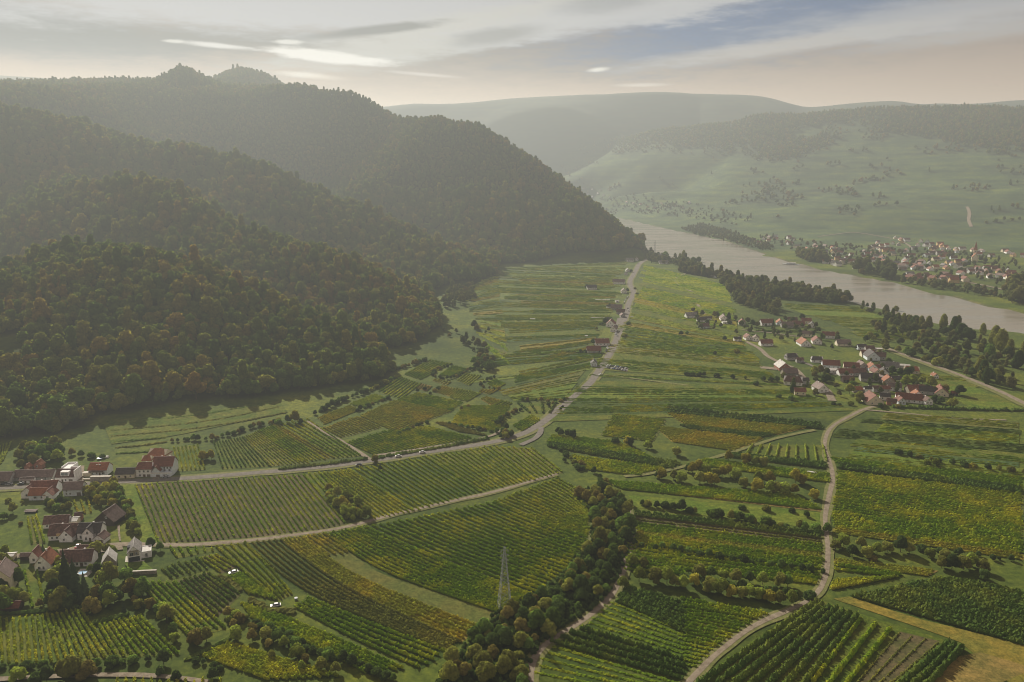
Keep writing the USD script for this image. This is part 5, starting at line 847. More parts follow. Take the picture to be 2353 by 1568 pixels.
def spots(items, where, seed):
    rg = np.random.default_rng(seed)
    for v, x, y, sh, c, s in items: tree(base(v, x, y), sh, c, s, f'{TONE[c]} {KIND[sh]} {where}', f'{PLURAL(KIND[sh])} {where}', rg)
PLURAL = lambda k: k + ('es' if k[-1] == 'h' else 's')
TONE = dict(green='green', dark='dark green', olive='olive', yellow='yellow', rust='rust brown', spruce='dark', lime='yellow green'); KIND = dict(round='broadleaf tree', tall='tall tree', small='fruit tree', bush='bush', spruce='spruce')
BELT = V('K', 1590, 290, 1740, 235, 1880, 290, 1920, 400, 1950, 520, 1945, 600, 1900, 720, 1850, 850, 1770, 980, 1660, 1080, 1500, 1180, 1360, 1270, 1260, 1390, 1225, 1500, 1215, 1600, 640, 1600, 720, 1440, 860, 1290, 1000, 1150, 1090, 1095, 1240, 1070, 1360, 960, 1500, 860, 1600, 720, 1690, 640, 1710, 500, 1660, 380)
fill(BELT, 6.3, ['round', 'round', 'round', 'round', 'small'], ['dark', 'green', 'green', 'olive', 'dark', 'rust', 'olive'], .80, 'in the curved tree belt beside the gravel track', 1)
fill(V('E', 340, 1105, 420, 1085, 540, 1090, 760, 1310, 560, 1345), 5.0, 'small', ['lime', 'lime', 'olive', 'yellow', 'lime'], 1.05, 'in the orchard patch inside the large vineyard', 2)
fill(V('A', 1180, 590, 1560, 590, 1570, 850, 1330, 850, 1180, 720), 5.2, 'small', ['yellow', 'yellow', 'lime', 'olive'], 1.15, 'in the yellow garden orchard below the main road', 3)
along(V('A', 1590, 620, 1650, 760, 1720, 900, 1770, 1020, 1830, 1140, 1850, 1240), 4.6, 'small', ['olive', 'lime', 'green'], 1.1, 'in the row along the mown strip left of the large vineyard', 4)
spots([('G', 920, 660, 'spruce', 'spruce', 1.25), ('G', 1010, 520, 'spruce', 'spruce', .85), ('G', 1040, 740, 'spruce', 'spruce', 1.0), ('G', 1170, 800, 'spruce', 'spruce', 1.1), ('G', 1120, 830, 'spruce', 'spruce', .7), ('G', 1690, 955, 'spruce', 'spruce', .42), ('G', 600, 205, 'spruce', 'spruce', .55)], 'in the gardens below the long white house', 5)
spots([('G', 1340, 790, 'round', 'rust', 1.1), ('G', 1480, 810, 'round', 'dark', 1.1), ('G', 1560, 820, 'round', 'dark', 1.0), ('G', 740, 700, 'round', 'dark', 1.1), ('G', 720, 880, 'round', 'dark', 1.2), ('G', 820, 890, 'round', 'olive', 1.4), ('G', 920, 880, 'round', 'dark', 1.0), ('G', 700, 580, 'round', 'olive', 1.0), ('G', 820, 480, 'small', 'lime', 1.5), ('G', 850, 390, 'small', 'lime', 1.2), ('G', 810, 330, 'small', 'yellow', 1.1), ('G', 1420, 620, 'round', 'lime', 1.0), ('G', 1500, 560, 'round', 'olive', 1.0), ('G', 1380, 560, 'round', 'olive', .9), ('G', 1720, 520, 'small', 'green', 1.4), ('G', 1330, 440, 'round', 'dark', .7), ('G', 1240, 400, 'small', 'lime', .9), ('G', 1250, 960, 'round', 'rust', .95), ('G', 1490, 880, 'small', 'lime', 1.5), ('G', 1310, 790, 'small', 'olive', 1.2),
       ('G', 60, 850, 'round', 'olive', 1.1), ('G', 190, 830, 'round', 'lime', 1.0), ('G', 30, 700, 'round', 'dark', .9), ('G', 40, 980, 'round', 'green', .9), ('G', 250, 580, 'round', 'green', .8), ('G', 210, 440, 'small', 'olive', 1.3), ('G', 60, 330, 'round', 'olive', .9), ('G', 80, 170, 'small', 'lime', 1.3), ('G', 330, 840, 'small', 'olive', 1.1), ('G', 550, 880, 'small', 'rust', .9), ('G', 1310, 150, 'round', 'olive', .85), ('G', 1470, 150, 'small', 'olive', 1.1), ('G', 1540, 160, 'small', 'lime', 1.0), ('G', 720, 200, 'bush', 'dark', 1.5), ('G', 720, 330, 'bush', 'dark', 1.4)], 'among the village gardens at the lower left', 6)
fill(V('G', 1960, 60, 2343, 60) + V('J', 1130, 640, 1080, 760, 1030, 700), 5.0, 'small', ['olive', 'green', 'lime', 'dark'], 1.05, 'right of the white modern house', 7)
fill(V('J', 840, 850, 930, 890, 1150, 1120, 1290, 1270, 1470, 1240, 1330, 1385, 1210, 1350, 1100, 1190, 960, 1090, 880, 1060), 6.2, ['small', 'small', 'round'], ['olive', 'lime', 'olive', 'rust', 'green'], 1.05, 'in the orchard above the bottom left vineyard', 8)
fill(V('J', 1530, 1120, 1620, 1090, 1710, 1110, 1720, 1210, 1600, 1240, 1530, 1210), 4.4, 'bush', ['olive', 'lime', 'rust'], 1.2, 'in the yellowish thicket below the square block', 9)
fill(V('J', 1560, 1290, 1720, 1200, 1900, 1250, 2343, 1430, 2343, 1568, 2200, 1540, 1800, 1390), 7.5, 'small', ['olive', 'green', 'rust', 'lime'], .95, 'in the orchard at the bottom beside the dark hedge', 10)
along(V('J', 1720, 1180, 1900, 1230, 2100, 1350, 2220, 1400, 2343, 1420) + V('K', 120, 1470, 330, 1560), 3.8, 'bush', ['dark', 'dark', 'green'], 1.3, 'in the dark hedge along the bottom orchard', 11)
along(V('J', 0, 1480, 300, 1475, 640, 1460, 900, 1440, 1010, 1425), 4.0, 'bush', ['dark', 'dark', 'green'], 1.25, 'on the dark bank above the bottom track', 12)
spots([('J', 500, 1530, 'round', 'olive', 1.0), ('J', 590, 1530, 'round', 'rust', .8), ('J', 430, 1540, 'small', 'olive', 1.2), ('J', 1115, 1440, 'round', 'dark', .75), ('J', 130, 1560, 'small', 'lime', 1.3), ('J', 320, 1560, 'small', 'dark', 1.2), ('J', 250, 1565, 'bush', 'dark', 1.5), ('J', 1090, 1520, 'bush', 'dark', 1.5), ('J', 1200, 1550, 'bush', 'dark', 1.6), ('J', 1450, 1540, 'bush', 'dark', 1.5)], 'by the track at the bottom edge', 13)
along(V('J', 1330, 1425, 1400, 1465, 1470, 1490), 2.6, 'bush', ['dark'], .9, 'in the short dark row at the bottom', 14)
spots([('I', 1385, 1585, 'round', 'yellow', .85), ('I', 1440, 1580, 'small', 'yellow', 1.5), ('I', 2010, 1330, 'round', 'yellow', .95), ('I', 1960, 1335, 'round', 'dark', .7), ('I', 2050, 1340, 'bush', 'dark', 1.5), ('I', 1900, 1345, 'bush', 'green', 1.7), ('E', 785, 850, 'small', 'yellow', 1.0), ('E', 825, 912, 'bush', 'dark', 1.2), ('A', 1555, 575, 'round', 'yellow', .72)], 'above the main road', 15)
along(V('I', 1165, 1465, 1300, 1450, 1420, 1455, 1600, 1410, 1750, 1355, 1900, 1325), 4.0, 'bush', ['dark', 'dark', 'rust', 'green'], 1.35, 'in the thicket below the wooded slope', 16)
fill(V('A', 250, 120, 480, 60, 500, 330, 260, 330), 7.0, 'round', ['olive', 'dark', 'olive', 'lime'], 1.0, 'behind the roadside barns', 17); fill(V('A', 560, 20, 800, 30, 810, 260, 560, 300), 7.5, 'round', ['olive', 'dark', 'lime', 'green'], 1.1, 'behind the white modern roadside house', 18)
along(V('A', 830, 130, 1000, 150, 1200, 180, 1400, 190), 6, 'bush', ['dark', 'rust', 'green', 'dark'], 1.5, 'in the gardens behind the orange roofed house', 19)
fill(V('A', 560, 820, 980, 800, 960, 900, 560, 930), 5.5, 'small', ['dark', 'olive', 'green'], 1.1, 'below the sprawling red roofed house', 20)
fill(V('A', 20, 640, 330, 640, 300, 1340, 20, 1340), 14.0, ['bush', 'small'], ['olive', 'green', 'rust', 'olive'], .9, 'in the rough meadow at the left edge', 21)
along(V('E', 925, 115, 1060, 75, 1200, 25), 4.5, 'bush', ['dark', 'rust', 'green'], 1.5, 'on the terrace banks below the wood corner', 22); along(V('E', 300, 465, 440, 400, 620, 320, 800, 255, 960, 175), 5.6, 'bush', ['dark', 'green', 'olive'], 1.5, 'in the hedge under the wood edge', 23)
for i, q in enumerate(((1250, 150, 1265, 110, 1320, 85, 1400, 70), (1270, 165, 1390, 185, 1490, 140, 1570, 95, 1650, 125), (1635, 230, 1650, 205, 1700, 185, 1755, 172), (1660, 245, 1720, 265, 1790, 262), (1780, 545, 1830, 490, 1890, 450, 1950, 430), (640, 440, 760, 385, 900, 335), (980, 622, 1080, 580, 1200, 535), (1130, 280, 1180, 268), (1230, 300, 1300, 260), (1480, 425, 1540, 408), (1390, 545, 1560, 575, 1760, 612), (1970, 350, 2230, 365), (2190, 400, 2330, 340))):
    along(V('E', *q), 4.6, 'bush', ['dark', 'dark', 'rust', 'dark'] if i in (0, 1, 2, 4) else ['dark', 'green', 'rust'], 1.15 if i != 4 else 1.5, 'on the stepped terrace banks left of the main road', 30 + i, .6)
fill(V('E', 1560, 0, 1700, 10, 1765, 30, 1740, 130, 1600, 110), 7.5, 'round', ['dark', 'rust', 'green'], .85, 'in the copse at the top of the terraces', 50); fill(V('E', 1790, 600, 1870, 580, 1900, 660, 1800, 680), 5.0, 'small', ['rust', 'dark', 'olive'], 1.0, 'in the rusty copse inside the road bend', 51)
Y = [(1210, 725), (1260, 720), (1310, 730), (1400, 755), (1450, 750), (1500, 735), (1560, 770), (1270, 805), (1330, 810), (1390, 820), (1740, 800), (1790, 800), (1830, 805), (1730, 870), (1840, 880), (1890, 885), (2040, 800), (2090, 810), (1120, 800), (1060, 775), (960, 770), (1640, 650), (1720, 665), (1780, 670), (1500, 625), (690, 500), (850, 525), (1080, 580), (2030, 890), (2190, 930), (1950, 890), (1620, 840)]
spots([('F', x, y, 'small', ['yellow', 'yellow', 'lime', 'olive'][i % 4], 1.5) for i, (x, y) in enumerate(Y)], 'scattered in the orchard strips of the plain', 52)
spots([('F', x, y, 'small', 'dark', 1.2) for x, y in ((150, 425), (205, 425), (245, 440), (130, 415), (705, 505), (590, 490), (940, 765), (1180, 715), (1600, 1100))], 'standing singly on the plain right of the main road', 53)
fill(V('F', 90, 550, 190, 530, 290, 640, 400, 690, 490, 780, 640, 890, 560, 890, 400, 760, 200, 660), 6.5, 'bush', ['dark', 'rust', 'olive', 'dark'], 1.25, 'at the thin upper end of the tree belt', 54)
along(V('F', 740, 985, 1000, 1010, 1300, 1060, 1500, 1090, 1620, 1110, 1900, 1160, 2270, 1200), 4.4, 'bush', ['green', 'dark', 'olive'], 1.6, 'in the bushy row above the brown strip of the plain', 55)
along(V('F', 740, 1310, 1000, 1340, 1260, 1385, 1500, 1420, 1900, 1480, 2265, 1535), 4.6, 'bush', ['dark', 'green'], 1.25, 'in the low hedge between two green strips of the plain', 56)
spots([('P', x, y, 'small', ['olive', 'green', 'lime'][i % 3], 1.25) for i, (x, y) in enumerate(((130, 845), (210, 850), (290, 870), (380, 890), (470, 885), (560, 900), (680, 910), (730, 915)))], 'in the middle orchard row left of the winding track', 57)
spots([('P', x, y, 'small', ['lime', 'yellow', 'olive', 'lime'][i % 4], 1.35) for i, (x, y) in enumerate(((20, 930), (95, 905), (200, 950), (230, 960), (280, 965), (350, 985), (420, 990), (470, 985), (540, 1000), (610, 1020), (680, 1030), (760, 1030)))] + [('K', x, y, 'small', ['lime', 'olive'][i % 2], 1.4) for i, (x, y) in enumerate(((2010, 880), (2120, 890), (2200, 895), (2260, 910), (1960, 780), (2040, 790), (1900, 930)))], 'in the yellow green orchard row by the winding track', 58)
along(V('P', 0, 870, 200, 900, 420, 930, 650, 960, 880, 1000), 4.4, 'bush', ['dark', 'green'], 1.25, 'in the dark hedge behind the yellow green orchard row', 59)
spots([('P', x, y, 'small', ['olive', 'lime', 'olive', 'dark'][i % 4], 1.4) for i, (x, y) in enumerate(((1060, 660), (1110, 640), (1230, 655), (1170, 710), (1270, 720), (1340, 690), (1410, 680), (1500, 680), (1560, 690), (1700, 720), (1780, 790), (1850, 800), (1930, 800), (1980, 780), (2060, 810), (2070, 870), (1800, 730)))] + [('P', 1318, 740, 'bush', 'rust', 1.3), ('P', 1740, 95, 'bush', 'lime', 2.0), ('P', 1680, 85, 'bush', 'lime', 1.6), ('P', 1990, 110, 'bush', 'yellow', 1.5), ('P', 420, 390, 'bush', 'green', 1.5), ('P', 590, 400, 'bush', 'olive', 1.6), ('P', 760, 410, 'bush', 'dark', 1.1), ('P', 860, 440, 'bush', 'green', 1.4)], 'in the overgrown orchard right of the winding track', 60)
along(V('P', 1480, 15, 1800, 80, 2100, 120, 2343, 150), 6.0, 'bush', ['dark', 'dark', 'olive'], 1.4, 'in the hedge line right of the winding track', 61); along(V('P', 1650, 665, 1900, 700, 2250, 745), 4.0, 'bush', ['dark'], 1.1, 'in the dark hedge behind the overgrown orchard', 62)
C_ = [(620, 410, 'round', 'dark', .9), (730, 400, 'round', 'olive', 1.0), (880, 470, 'round', 'olive', .9), (1060, 545, 'round', 'olive', 1.1), (1240, 610, 'round', 'dark', 1.5), (1180, 580, 'round', 'green', 1.2), (1430, 670, 'round', 'olive', 1.1), (1600, 730, 'round', 'olive', 1.4), (1720, 720, 'round', 'dark', 1.1), (1540, 580, 'round', 'green', 1.3), (1690, 590, 'round', 'olive', 1.4), (1160, 1005, 'round', 'lime', 1.3), (1260, 990, 'round', 'lime', 1.2), (1390, 985, 'round', 'olive', 1.2), (1500, 1030, 'round', 'olive', 1.5), (1700, 1110, 'round', 'rust', 1.3), (1900, 1140, 'round', 'dark', 1.35), (1560, 1230, 'round', 'dark', 1.0), (1800, 1290, 'round', 'olive', 1.0), (1640, 1250, 'round', 'dark', .8), (400, 1120, 'round', 'olive', 1.2), (530, 1220, 'round', 'olive', 1.3), (430, 1060, 'round', 'green', .9), (1090, 850, 'round', 'dark', 1.1), (1180, 865, 'round', 'dark', 1.1), (980, 850, 'round', 'dark', .8), (2210, 930, 'tall', 'olive', 1.5), (2160, 860, 'tall', 'olive', 1.0), (2250, 980, 'tall', 'dark', 1.1), (2060, 870, 'round', 'dark', 1.3), (2290, 580, 'round', 'dark', 1.6), (1960, 680, 'round', 'green', 1.2), (1850, 610, 'round', 'green', 1.2), (160, 960, 'round', 'green', .9), (90, 950, 'round', 'olive', .9), (820, 1310, 'bush', 'dark', 1.8), (1060, 1310, 'bush', 'rust', 1.4), (420, 1270, 'bush', 'lime', 1.6), (180, 1270, 'bush', 'dark', 1.5), (260, 1280, 'bush', 'dark', 1.3)]
B_ = [(85, 325, 'round', 'dark', .8), (170, 305, 'bush', 'green', 1.8), (680, 380, 'bush', 'dark', 2.2), (735, 105, 'tall', 'dark', .65), (1060, 200, 'round', 'dark', 1.0), (1340, 230, 'spruce', 'spruce', .8), (1960, 275, 'round', 'dark', .8), (1390, 950, 'round', 'dark', .85), (1310, 950, 'round', 'dark', .6), (1205, 940, 'bush', 'dark', 1.9), (790, 910, 'bush', 'dark', 1.7), (570, 890, 'bush', 'dark', 1.8), (400, 880, 'bush', 'dark', 1.9), (335, 880, 'bush', 'dark', 1.8), (245, 865, 'bush', 'green', 1.7), (165, 865, 'bush', 'dark', 1.7), (550, 585, 'bush', 'dark', 1.4), (850, 560, 'bush', 'yellow', 1.7), (960, 915, 'bush', 'lime', 1.6), (1110, 1000, 'bush', 'dark', 1.5), (1420, 1170, 'bush', 'green', 1.6), (1590, 1200, 'bush', 'green', 1.5), (1610, 1110, 'tall', 'dark', .6), (1900, 860, 'round', 'olive', 1.0), (2060, 960, 'round', 'dark', 1.0), (1700, 300, 'round', 'dark', .7), (1880, 330, 'round', 'dark', .7), (2020, 380, 'round', 'green', .7)]
spots([('C', *q) for q in C_], 'in and around the village on the plain', 63); spots([('B', *q) for q in B_], 'at the near edge of the village on the plain', 64)
spots([('D', x, y, sh, c, s) for x, y, sh, c, s in ((875, 1450, 'round', 'dark', .8), (1040, 1180, 'round', 'dark', .9), (1110, 1160, 'tall', 'dark', .7), (985, 1185, 'bush', 'dark', 1.6), (915, 1255, 'bush', 'olive', 1.5), (1355, 1185, 'bush', 'dark', 1.8), (1300, 1350, 'bush', 'olive', 2.2), (790, 690, 'round', 'dark', .9), (1340, 740, 'round', 'dark', .8), (1390, 470, 'round', 'dark', .7), (770, 1560, 'bush', 'dark', 1.8), (700, 1562, 'bush', 'dark', 1.4), (960, 1570, 'bush', 'dark', 1.8), (1470, 770, 'bush', 'olive', 1.5), (1440, 700, 'bush', 'olive', 1.5), (2070, 1330, 'round', 'dark', .8), (1100, 940, 'round', 'dark', .7))], 'beside the houses of the straight main road', 65)
spots([('R', x, y, sh, c, s) for x, y, sh, c, s in ((2060, 730, 'tall', 'olive', 1.3), (2140, 800, 'tall', 'olive', 1.7), (2180, 850, 'tall', 'olive', 1.9), (2240, 880, 'tall', 'olive', 1.7), (2300, 960, 'tall', 'dark', 1.8), (2340, 900, 'tall', 'olive', 1.8), (2040, 860, 'round', 'olive', 1.7), (2100, 900, 'round', 'green', 1.8), (1960, 770, 'round', 'dark', 2.2), (1910, 760, 'round', 'dark', 2.1), (1860, 730, 'tall', 'dark', 1.5), (1890, 690, 'tall', 'olive', 1.5), (1790, 690, 'tall', 'olive', 1.5), (1800, 730, 'round', 'dark', 1.6), (1690, 690, 'tall', 'olive', 1.3), (1640, 690, 'tall', 'olive', 1.2), (1600, 680, 'round', 'dark', 1.7), (1560, 670, 'tall', 'olive', 1.3), (1520, 660, 'tall', 'olive', 1.2), (1480, 650, 'round', 'dark', 1.5), (1440, 620, 'round', 'green', 1.4), (1400, 600, 'tall', 'olive', 1.2), (1470, 560, 'round', 'olive', 1.2), (1700, 730, 'round', 'dark', 1.5), (2060, 1040, 'tall', 'dark', 1.3), (2040, 1000, 'tall', 'olive', 1.5), (2100, 1050, 'round', 'green', 1.5), (2150, 1040, 'round', 'olive', 1.4), (1290, 770, 'round', 'olive', 1.5), (1330, 760, 'round', 'green', 1.3), (1400, 840, 'round', 'olive', 1.2), (830, 630, 'round', 'dark', 1.3), (560, 560, 'round', 'dark', 1.0))], 'in the riverside wood at the right', 66)
spots([('D', x, y, sh, c, s) for x, y, sh, c, s in ((1580, 155, 'round', 'dark', 1.6), (1665, 170, 'round', 'dark', 1.3), (1760, 215, 'round', 'dark', 1.0), (1860, 235, 'round', 'green', 1.9), (1820, 225, 'round', 'dark', 1.5), (1990, 250, 'tall', 'olive', 1.2), (2055, 255, 'tall', 'olive', 1.1), (2105, 260, 'tall', 'olive', 1.5), (1960, 290, 'round', 'dark', 1.4), (2050, 300, 'round', 'dark', 1.4), (2240, 330, 'round', 'dark', 2.2), (2310, 320, 'round', 'dark', 2.4), (1510, 130, 'tall', 'dark', .8))], 'on the headland where the road meets the river', 67)
M_WILLOW = foliage('leaves_willow', [(0, (.10, .13, .05)), (.35, (.16, .185, .07)), (.7, (.20, .205, .08)), (.88, (.23, .19, .07)), (1, (.12, .14, .06))])
def zone(poly, gap, scale, label, name='trees', seed=1, thin=1.0):
    P_ = Polygon([hit(*q)[:2] for q in poly]).buffer(0); x0, y0, x1, y1 = P_.bounds; rg = np.random.default_rng(seed); p = jittered(x0, x1, y0, y1, gap, seed); p = p[shapely.contains_xy(P_, p[:, 0], p[:, 1])]; p = p[rg.random(len(p)) < thin]; p = p[river_dist(p[:, 0], p[:, 1]) > 4]
    instancer(name, np.c_[p, ground(p[:, 0], p[:, 1]) - .2], scale * rg.uniform(.6, 1.3, len(p)), label, 'trees', mat=M_WILLOW)
zone(V('R', 240, 345, 330, 300, 480, 300, 620, 360, 760, 390, 1000, 410, 1110, 450, 1190, 500, 1130, 520, 900, 510, 640, 490, 560, 480, 480, 460, 340, 455), 8.5, 1.3, 'dense riverside wood on the near bank', 'riverside_wood', 2, .8)
zone(V('R', 330, 460, 560, 500, 680, 560, 640, 600, 500, 560, 380, 520), 9, 1.1, 'low wood below the riverside path', 'riverside_wood', 3); zone(V('R', 0, 215, 60, 205, 180, 250, 240, 320, 200, 345, 0, 310), 8, 1.4, 'wood along the bank by the headland', 'riverside_wood', 4)
zone(V('D', 1560, 190, 1720, 230, 1950, 300, 2130, 310, 2343, 380, 2343, 500, 2100, 400, 1900, 360, 1650, 340), 9, .9, 'bushes and trees on the flat headland', 'riverside_wood', 5, .7)
zone(V('R', 1200, 530, 1350, 570, 1500, 640, 1800, 720, 2040, 780, 2343, 960, 2343, 1120, 2100, 1080, 1900, 1000, 1500, 830, 1350, 760), 13, .95, 'scattered willows and bushes of the river meadow', 'meadow_trees', 6, .6)
zone(V('R', 0, 15, 120, 60, 260, 85, 420, 125, 560, 160, 640, 165, 640, 130, 480, 80, 300, 20, 150, -20), 9, .8, 'trees along the far bank', 'bank_trees', 7, .5); zone(V('R', 780, 190, 990, 190, 1000, 250, 860, 235), 10, 1.6, 'big trees between town and far bank', 'bank_trees', 8)
zone(V('R', 1200, 290, 1280, 285, 1290, 330, 1210, 325), 14, 2.2, 'large round trees by the landing', 'bank_trees', 9); zone(V('R', 1340, 300, 1460, 320, 1470, 370, 1370, 355), 12, 1.8, 'clump of trees on the far bank', 'bank_trees', 10)
zone(V('R', 1480, 385, 2200, 500, 2343, 545, 2343, 500, 2200, 465, 1900, 410, 1600, 360), 11, 1.0, 'bushy far bank below the town', 'bank_trees', 11, .6); zone(V('R', 2230, 440, 2343, 430, 2343, 540, 2230, 520), 12, 2.0, 'tall trees on the far bank at the right edge', 'bank_trees', 12)
zone(V('R', 30, 560, 420, 640, 760, 640, 960, 690, 1250, 830, 1500, 930, 1700, 1080, 1800, 1160, 1500, 1210, 1240, 1180, 1000, 1160, 640, 1130, 760, 960, 1180, 960, 1160, 860, 420, 740, 60, 690), 15, .62, 'garden trees and bushes between the houses of the village on the plain', 'garden_trees', 21, .62)
zone(V('R', 500, 60, 1200, 130, 1850, 170, 2343, 230, 2343, 400, 1900, 390, 1200, 300, 800, 170), 24, .85, 'garden trees among the houses of the town', 'town_trees', 13, .6); zone(V('', 1330, 470, 1420, 485, 1540, 500, 1720, 525, 1740, 505, 1600, 470, 1340, 440), 24, 1.0, 'trees around the farthest hamlet', 'town_trees', 14, .55)
zone(V('M', 740, 420, 880, 400, 890, 490, 800, 520, 700, 570, 660, 540), 9, .9, 'brush at the foot of the second spur', 'brush', 15, .8); zone(V('M', 640, 690, 780, 720, 960, 820, 1030, 900, 980, 980, 900, 860, 700, 760), 9, .75, 'brush along the upper terraces', 'brush', 16, .55); zone(V('M', 870, 680, 1000, 690, 1040, 730, 900, 740), 11, .7, 'bushes on the upper field edge', 'brush', 17, .5)
_b = Polygon([at(*q) for q in BELT]).buffer(1.5); _p = jittered(*[_b.bounds[i] for i in (0, 2, 1, 3)], 2.4, 71); _p = _p[shapely.contains_xy(_b, _p[:, 0], _p[:, 1])]
instancer('undergrowth', np.c_[_p, ground(_p[:, 0], _p[:, 1]) - .1], np.full(len(_p), .75), 'dark undergrowth beneath the curved tree belt', 'undergrowth', kinds=SHAPES['bush'], mat=M_TREE['dark'])
def hedge(name, pts, h, w, mat, label):
    p = smooth_line(np.array([at(*q) for q in pts]), 2.0); obj(name, row_mesh(p, .9, h, w, np.random.default_rng(len(p)), .02), M_VINE[mat], label=label, cat='hedge')
hedge('hedge', V('E', 0, 912, 300, 880, 560, 850, 722, 826), 2.2, 3.0, 'dark', 'dark hedge on the embankment above the main road, left part'); hedge('hedge', V('E', 800, 822, 1000, 786, 1280, 742, 1500, 700, 1700, 662), 2.2, 3.2, 'dark', 'dark hedge between the main road and the raised footpath')
hedge('hedge', V('J', 635, 1172, 720, 1155, 800, 1130, 880, 1108), 2.0, 2.2, 'dark', 'clipped dark hedge at the lower edge of the garden lawn'); hedge('hedge', V('H', 1590, 1150, 1700, 1190, 1800, 1260, 1880, 1330, 1990, 1310, 2100, 1290, 2210, 1340), 1.8, 3.2, 'brown', 'reddish brown overgrown bank below the second white car')
hedge('hedge', V('H', 1180, 830, 1300, 890, 1400, 960, 1480, 1030), 1.6, 2.6, 'brown', 'dark reddish bank below the first white car'); hedge('hedge', V('J', 1260, 1420, 1420, 1350, 1590, 1255), 1.2, 2.0, 'dark', 'dark grassy ditch running diagonally at the bottom'); hedge('hedge', V('J', 0, 1105, 200, 1100, 420, 1075, 600, 1055), 1.6, 2.0, 'dark', 'dark hedge at the upper edge of the bottom left vineyard')
hedge('hedge', V('R', 1440, 1225, 1700, 1235, 2000, 1245, 2343, 1250), 2.6, 4.0, 'dark', 'dark hedge strip below the village on the plain'); hedge('hedge', V('B', 1100, 262, 1400, 268, 1700, 275), 2.4, 3.0, 'dark', 'dark hedge line in front of the far village row'); hedge('hedge', V('D', 370, 1545, 560, 1553, 770, 1570), 2.0, 4.0, 'dark', 'dark hedge line pointing at the long brown roof by the road')
for i, q in enumerate(((760, 1425, 1200, 1392, 1600, 1335, 1950, 1262), (780, 1462, 960, 1450, 1130, 1432), (790, 1502, 960, 1490, 1140, 1462), (790, 1542, 1000, 1532, 1150, 1508), (750, 1388, 1200, 1350, 1500, 1312, 1900, 1225), (720, 1345, 1300, 1292, 1850, 1202))):
    hedge('terrace_bank', V('I', *q), 1.0, 2.6, ['brown', 'dark'][i % 2], f'{["long", "short", "short", "lowest", "long", "uppermost"][i]} grassy terrace bank below the near wood, {nth(i + 1)} of six')
print('trees', TREE_N)

# ---------------------------------------------------------------- pylon, cars, people, boats
def bar(a, b, r): return tube([a, b], r, 4)
def pylon(q, H=30.0, half=2.9, label='', arms=True):
    r = xform('power_pylon', (q[0], q[1], float(ground(*q))), 12, label=label, cat='pylon'); w = lambda z: half * (1 - z / H) ** 1.0 * .93 + .22
    legs = [(sx, sy) for sx in (-1, 1) for sy in (-1, 1)]
    for sx, sy in legs: obj('leg', bar((sx * w(0), sy * w(0), -.5), (sx * w(H), sy * w(H), H), .13), M_STEEL, r); obj('footing', box(sx * w(0) - .45, sx * w(0) + .45, sy * w(0) - .45, sy * w(0) + .45, -.6, .35), M_PAVE, r)
    zs = np.concatenate([[0], np.cumsum(np.linspace(3.6, 1.5, 12))]); zs = zs / zs[-1] * H * .96
    for a, b in zip(zs[:-1], zs[1:]):
        m = []
        for sx, sy, tx, ty in ((-1, -1, 1, -1), (1, -1, 1, 1), (1, 1, -1, 1), (-1, 1, -1, -1)):
            m += [bar((sx * w(a), sy * w(a), a), (tx * w(b), ty * w(b), b), .06), bar((tx * w(a), ty * w(a), a), (sx * w(b), sy * w(b), b), .06), bar((sx * w(b), sy * w(b), b), (tx * w(b), ty * w(b), b), .055)]
        obj('bracing', join(m), M_STEEL, r)
    for z in ((H * .80, H * .88, H * .95) if arms else ()):
        obj('cross_arm', join([bar((-1.7, 0, z), (1.7, 0, z), .09), bar((-1.7, 0, z), (0, 0, z + .8), .06), bar((1.7, 0, z), (0, 0, z + .8), .06)]), M_STEEL, r)
        for s in (-1, 1): obj('insulator', tube([(s * 1.6, 0, z - .9), (s * 1.6, 0, z)], [.11, .11], 6), M_CHIMW, r)
pylon(base('K', 1095, 1072), 31, 3.0, 'tall steel lattice power pylon at the edge of the great vineyard')
pylon(base('D', 1712, 195), 34, 2.2, 'distant slim lattice mast on the headland against the river')
PAINT = {k: plain('car_paint_' + k, c, .04, 1, .25) for k, c in dict(white=(.75, .75, .74), red=(.32, .03, .025), blue=(.06, .12, .26), silver=(.42, .44, .46), black=(.03, .03, .035)).items()}; M_TYRE = plain('tyre', (.02, .02, .02))
def car_body(L=4.3, Wd=1.76):
    P_ = np.array([(-.5, .32), (-.49, .62), (-.36, .74), (.22, .80), (.49, .78), (.5, .36)]); C_ = np.array([(-.30, .76), (-.13, 1.26), (.22, 1.30), (.40, .82)])
    def prism(p, w0, w1):
        n = len(p); a = np.c_[p[:, 0] * L, np.full(n, -w0 / 2), p[:, 1]]; b = np.c_[p[:, 0] * L, np.full(n, w0 / 2), p[:, 1]]
        z = (p[:, 1] - p[:, 1].min()) / np.ptp(p[:, 1]); a[:, 1] += z * (w0 - w1) / 2; b[:, 1] -= z * (w0 - w1) / 2; i = np.arange(n); j = (i + 1) % n
        return np.vstack([a, b]), np.vstack([np.c_[i, j, j + n], np.c_[i, j + n, i + n], [(0, k + 1, k) for k in range(1, n - 1)], [(n, n + k, n + k + 1) for k in range(1, n - 1)]])
    return prism(P_, Wd, Wd * .96), prism(C_, Wd * .94, Wd * .72)
CARS = {}
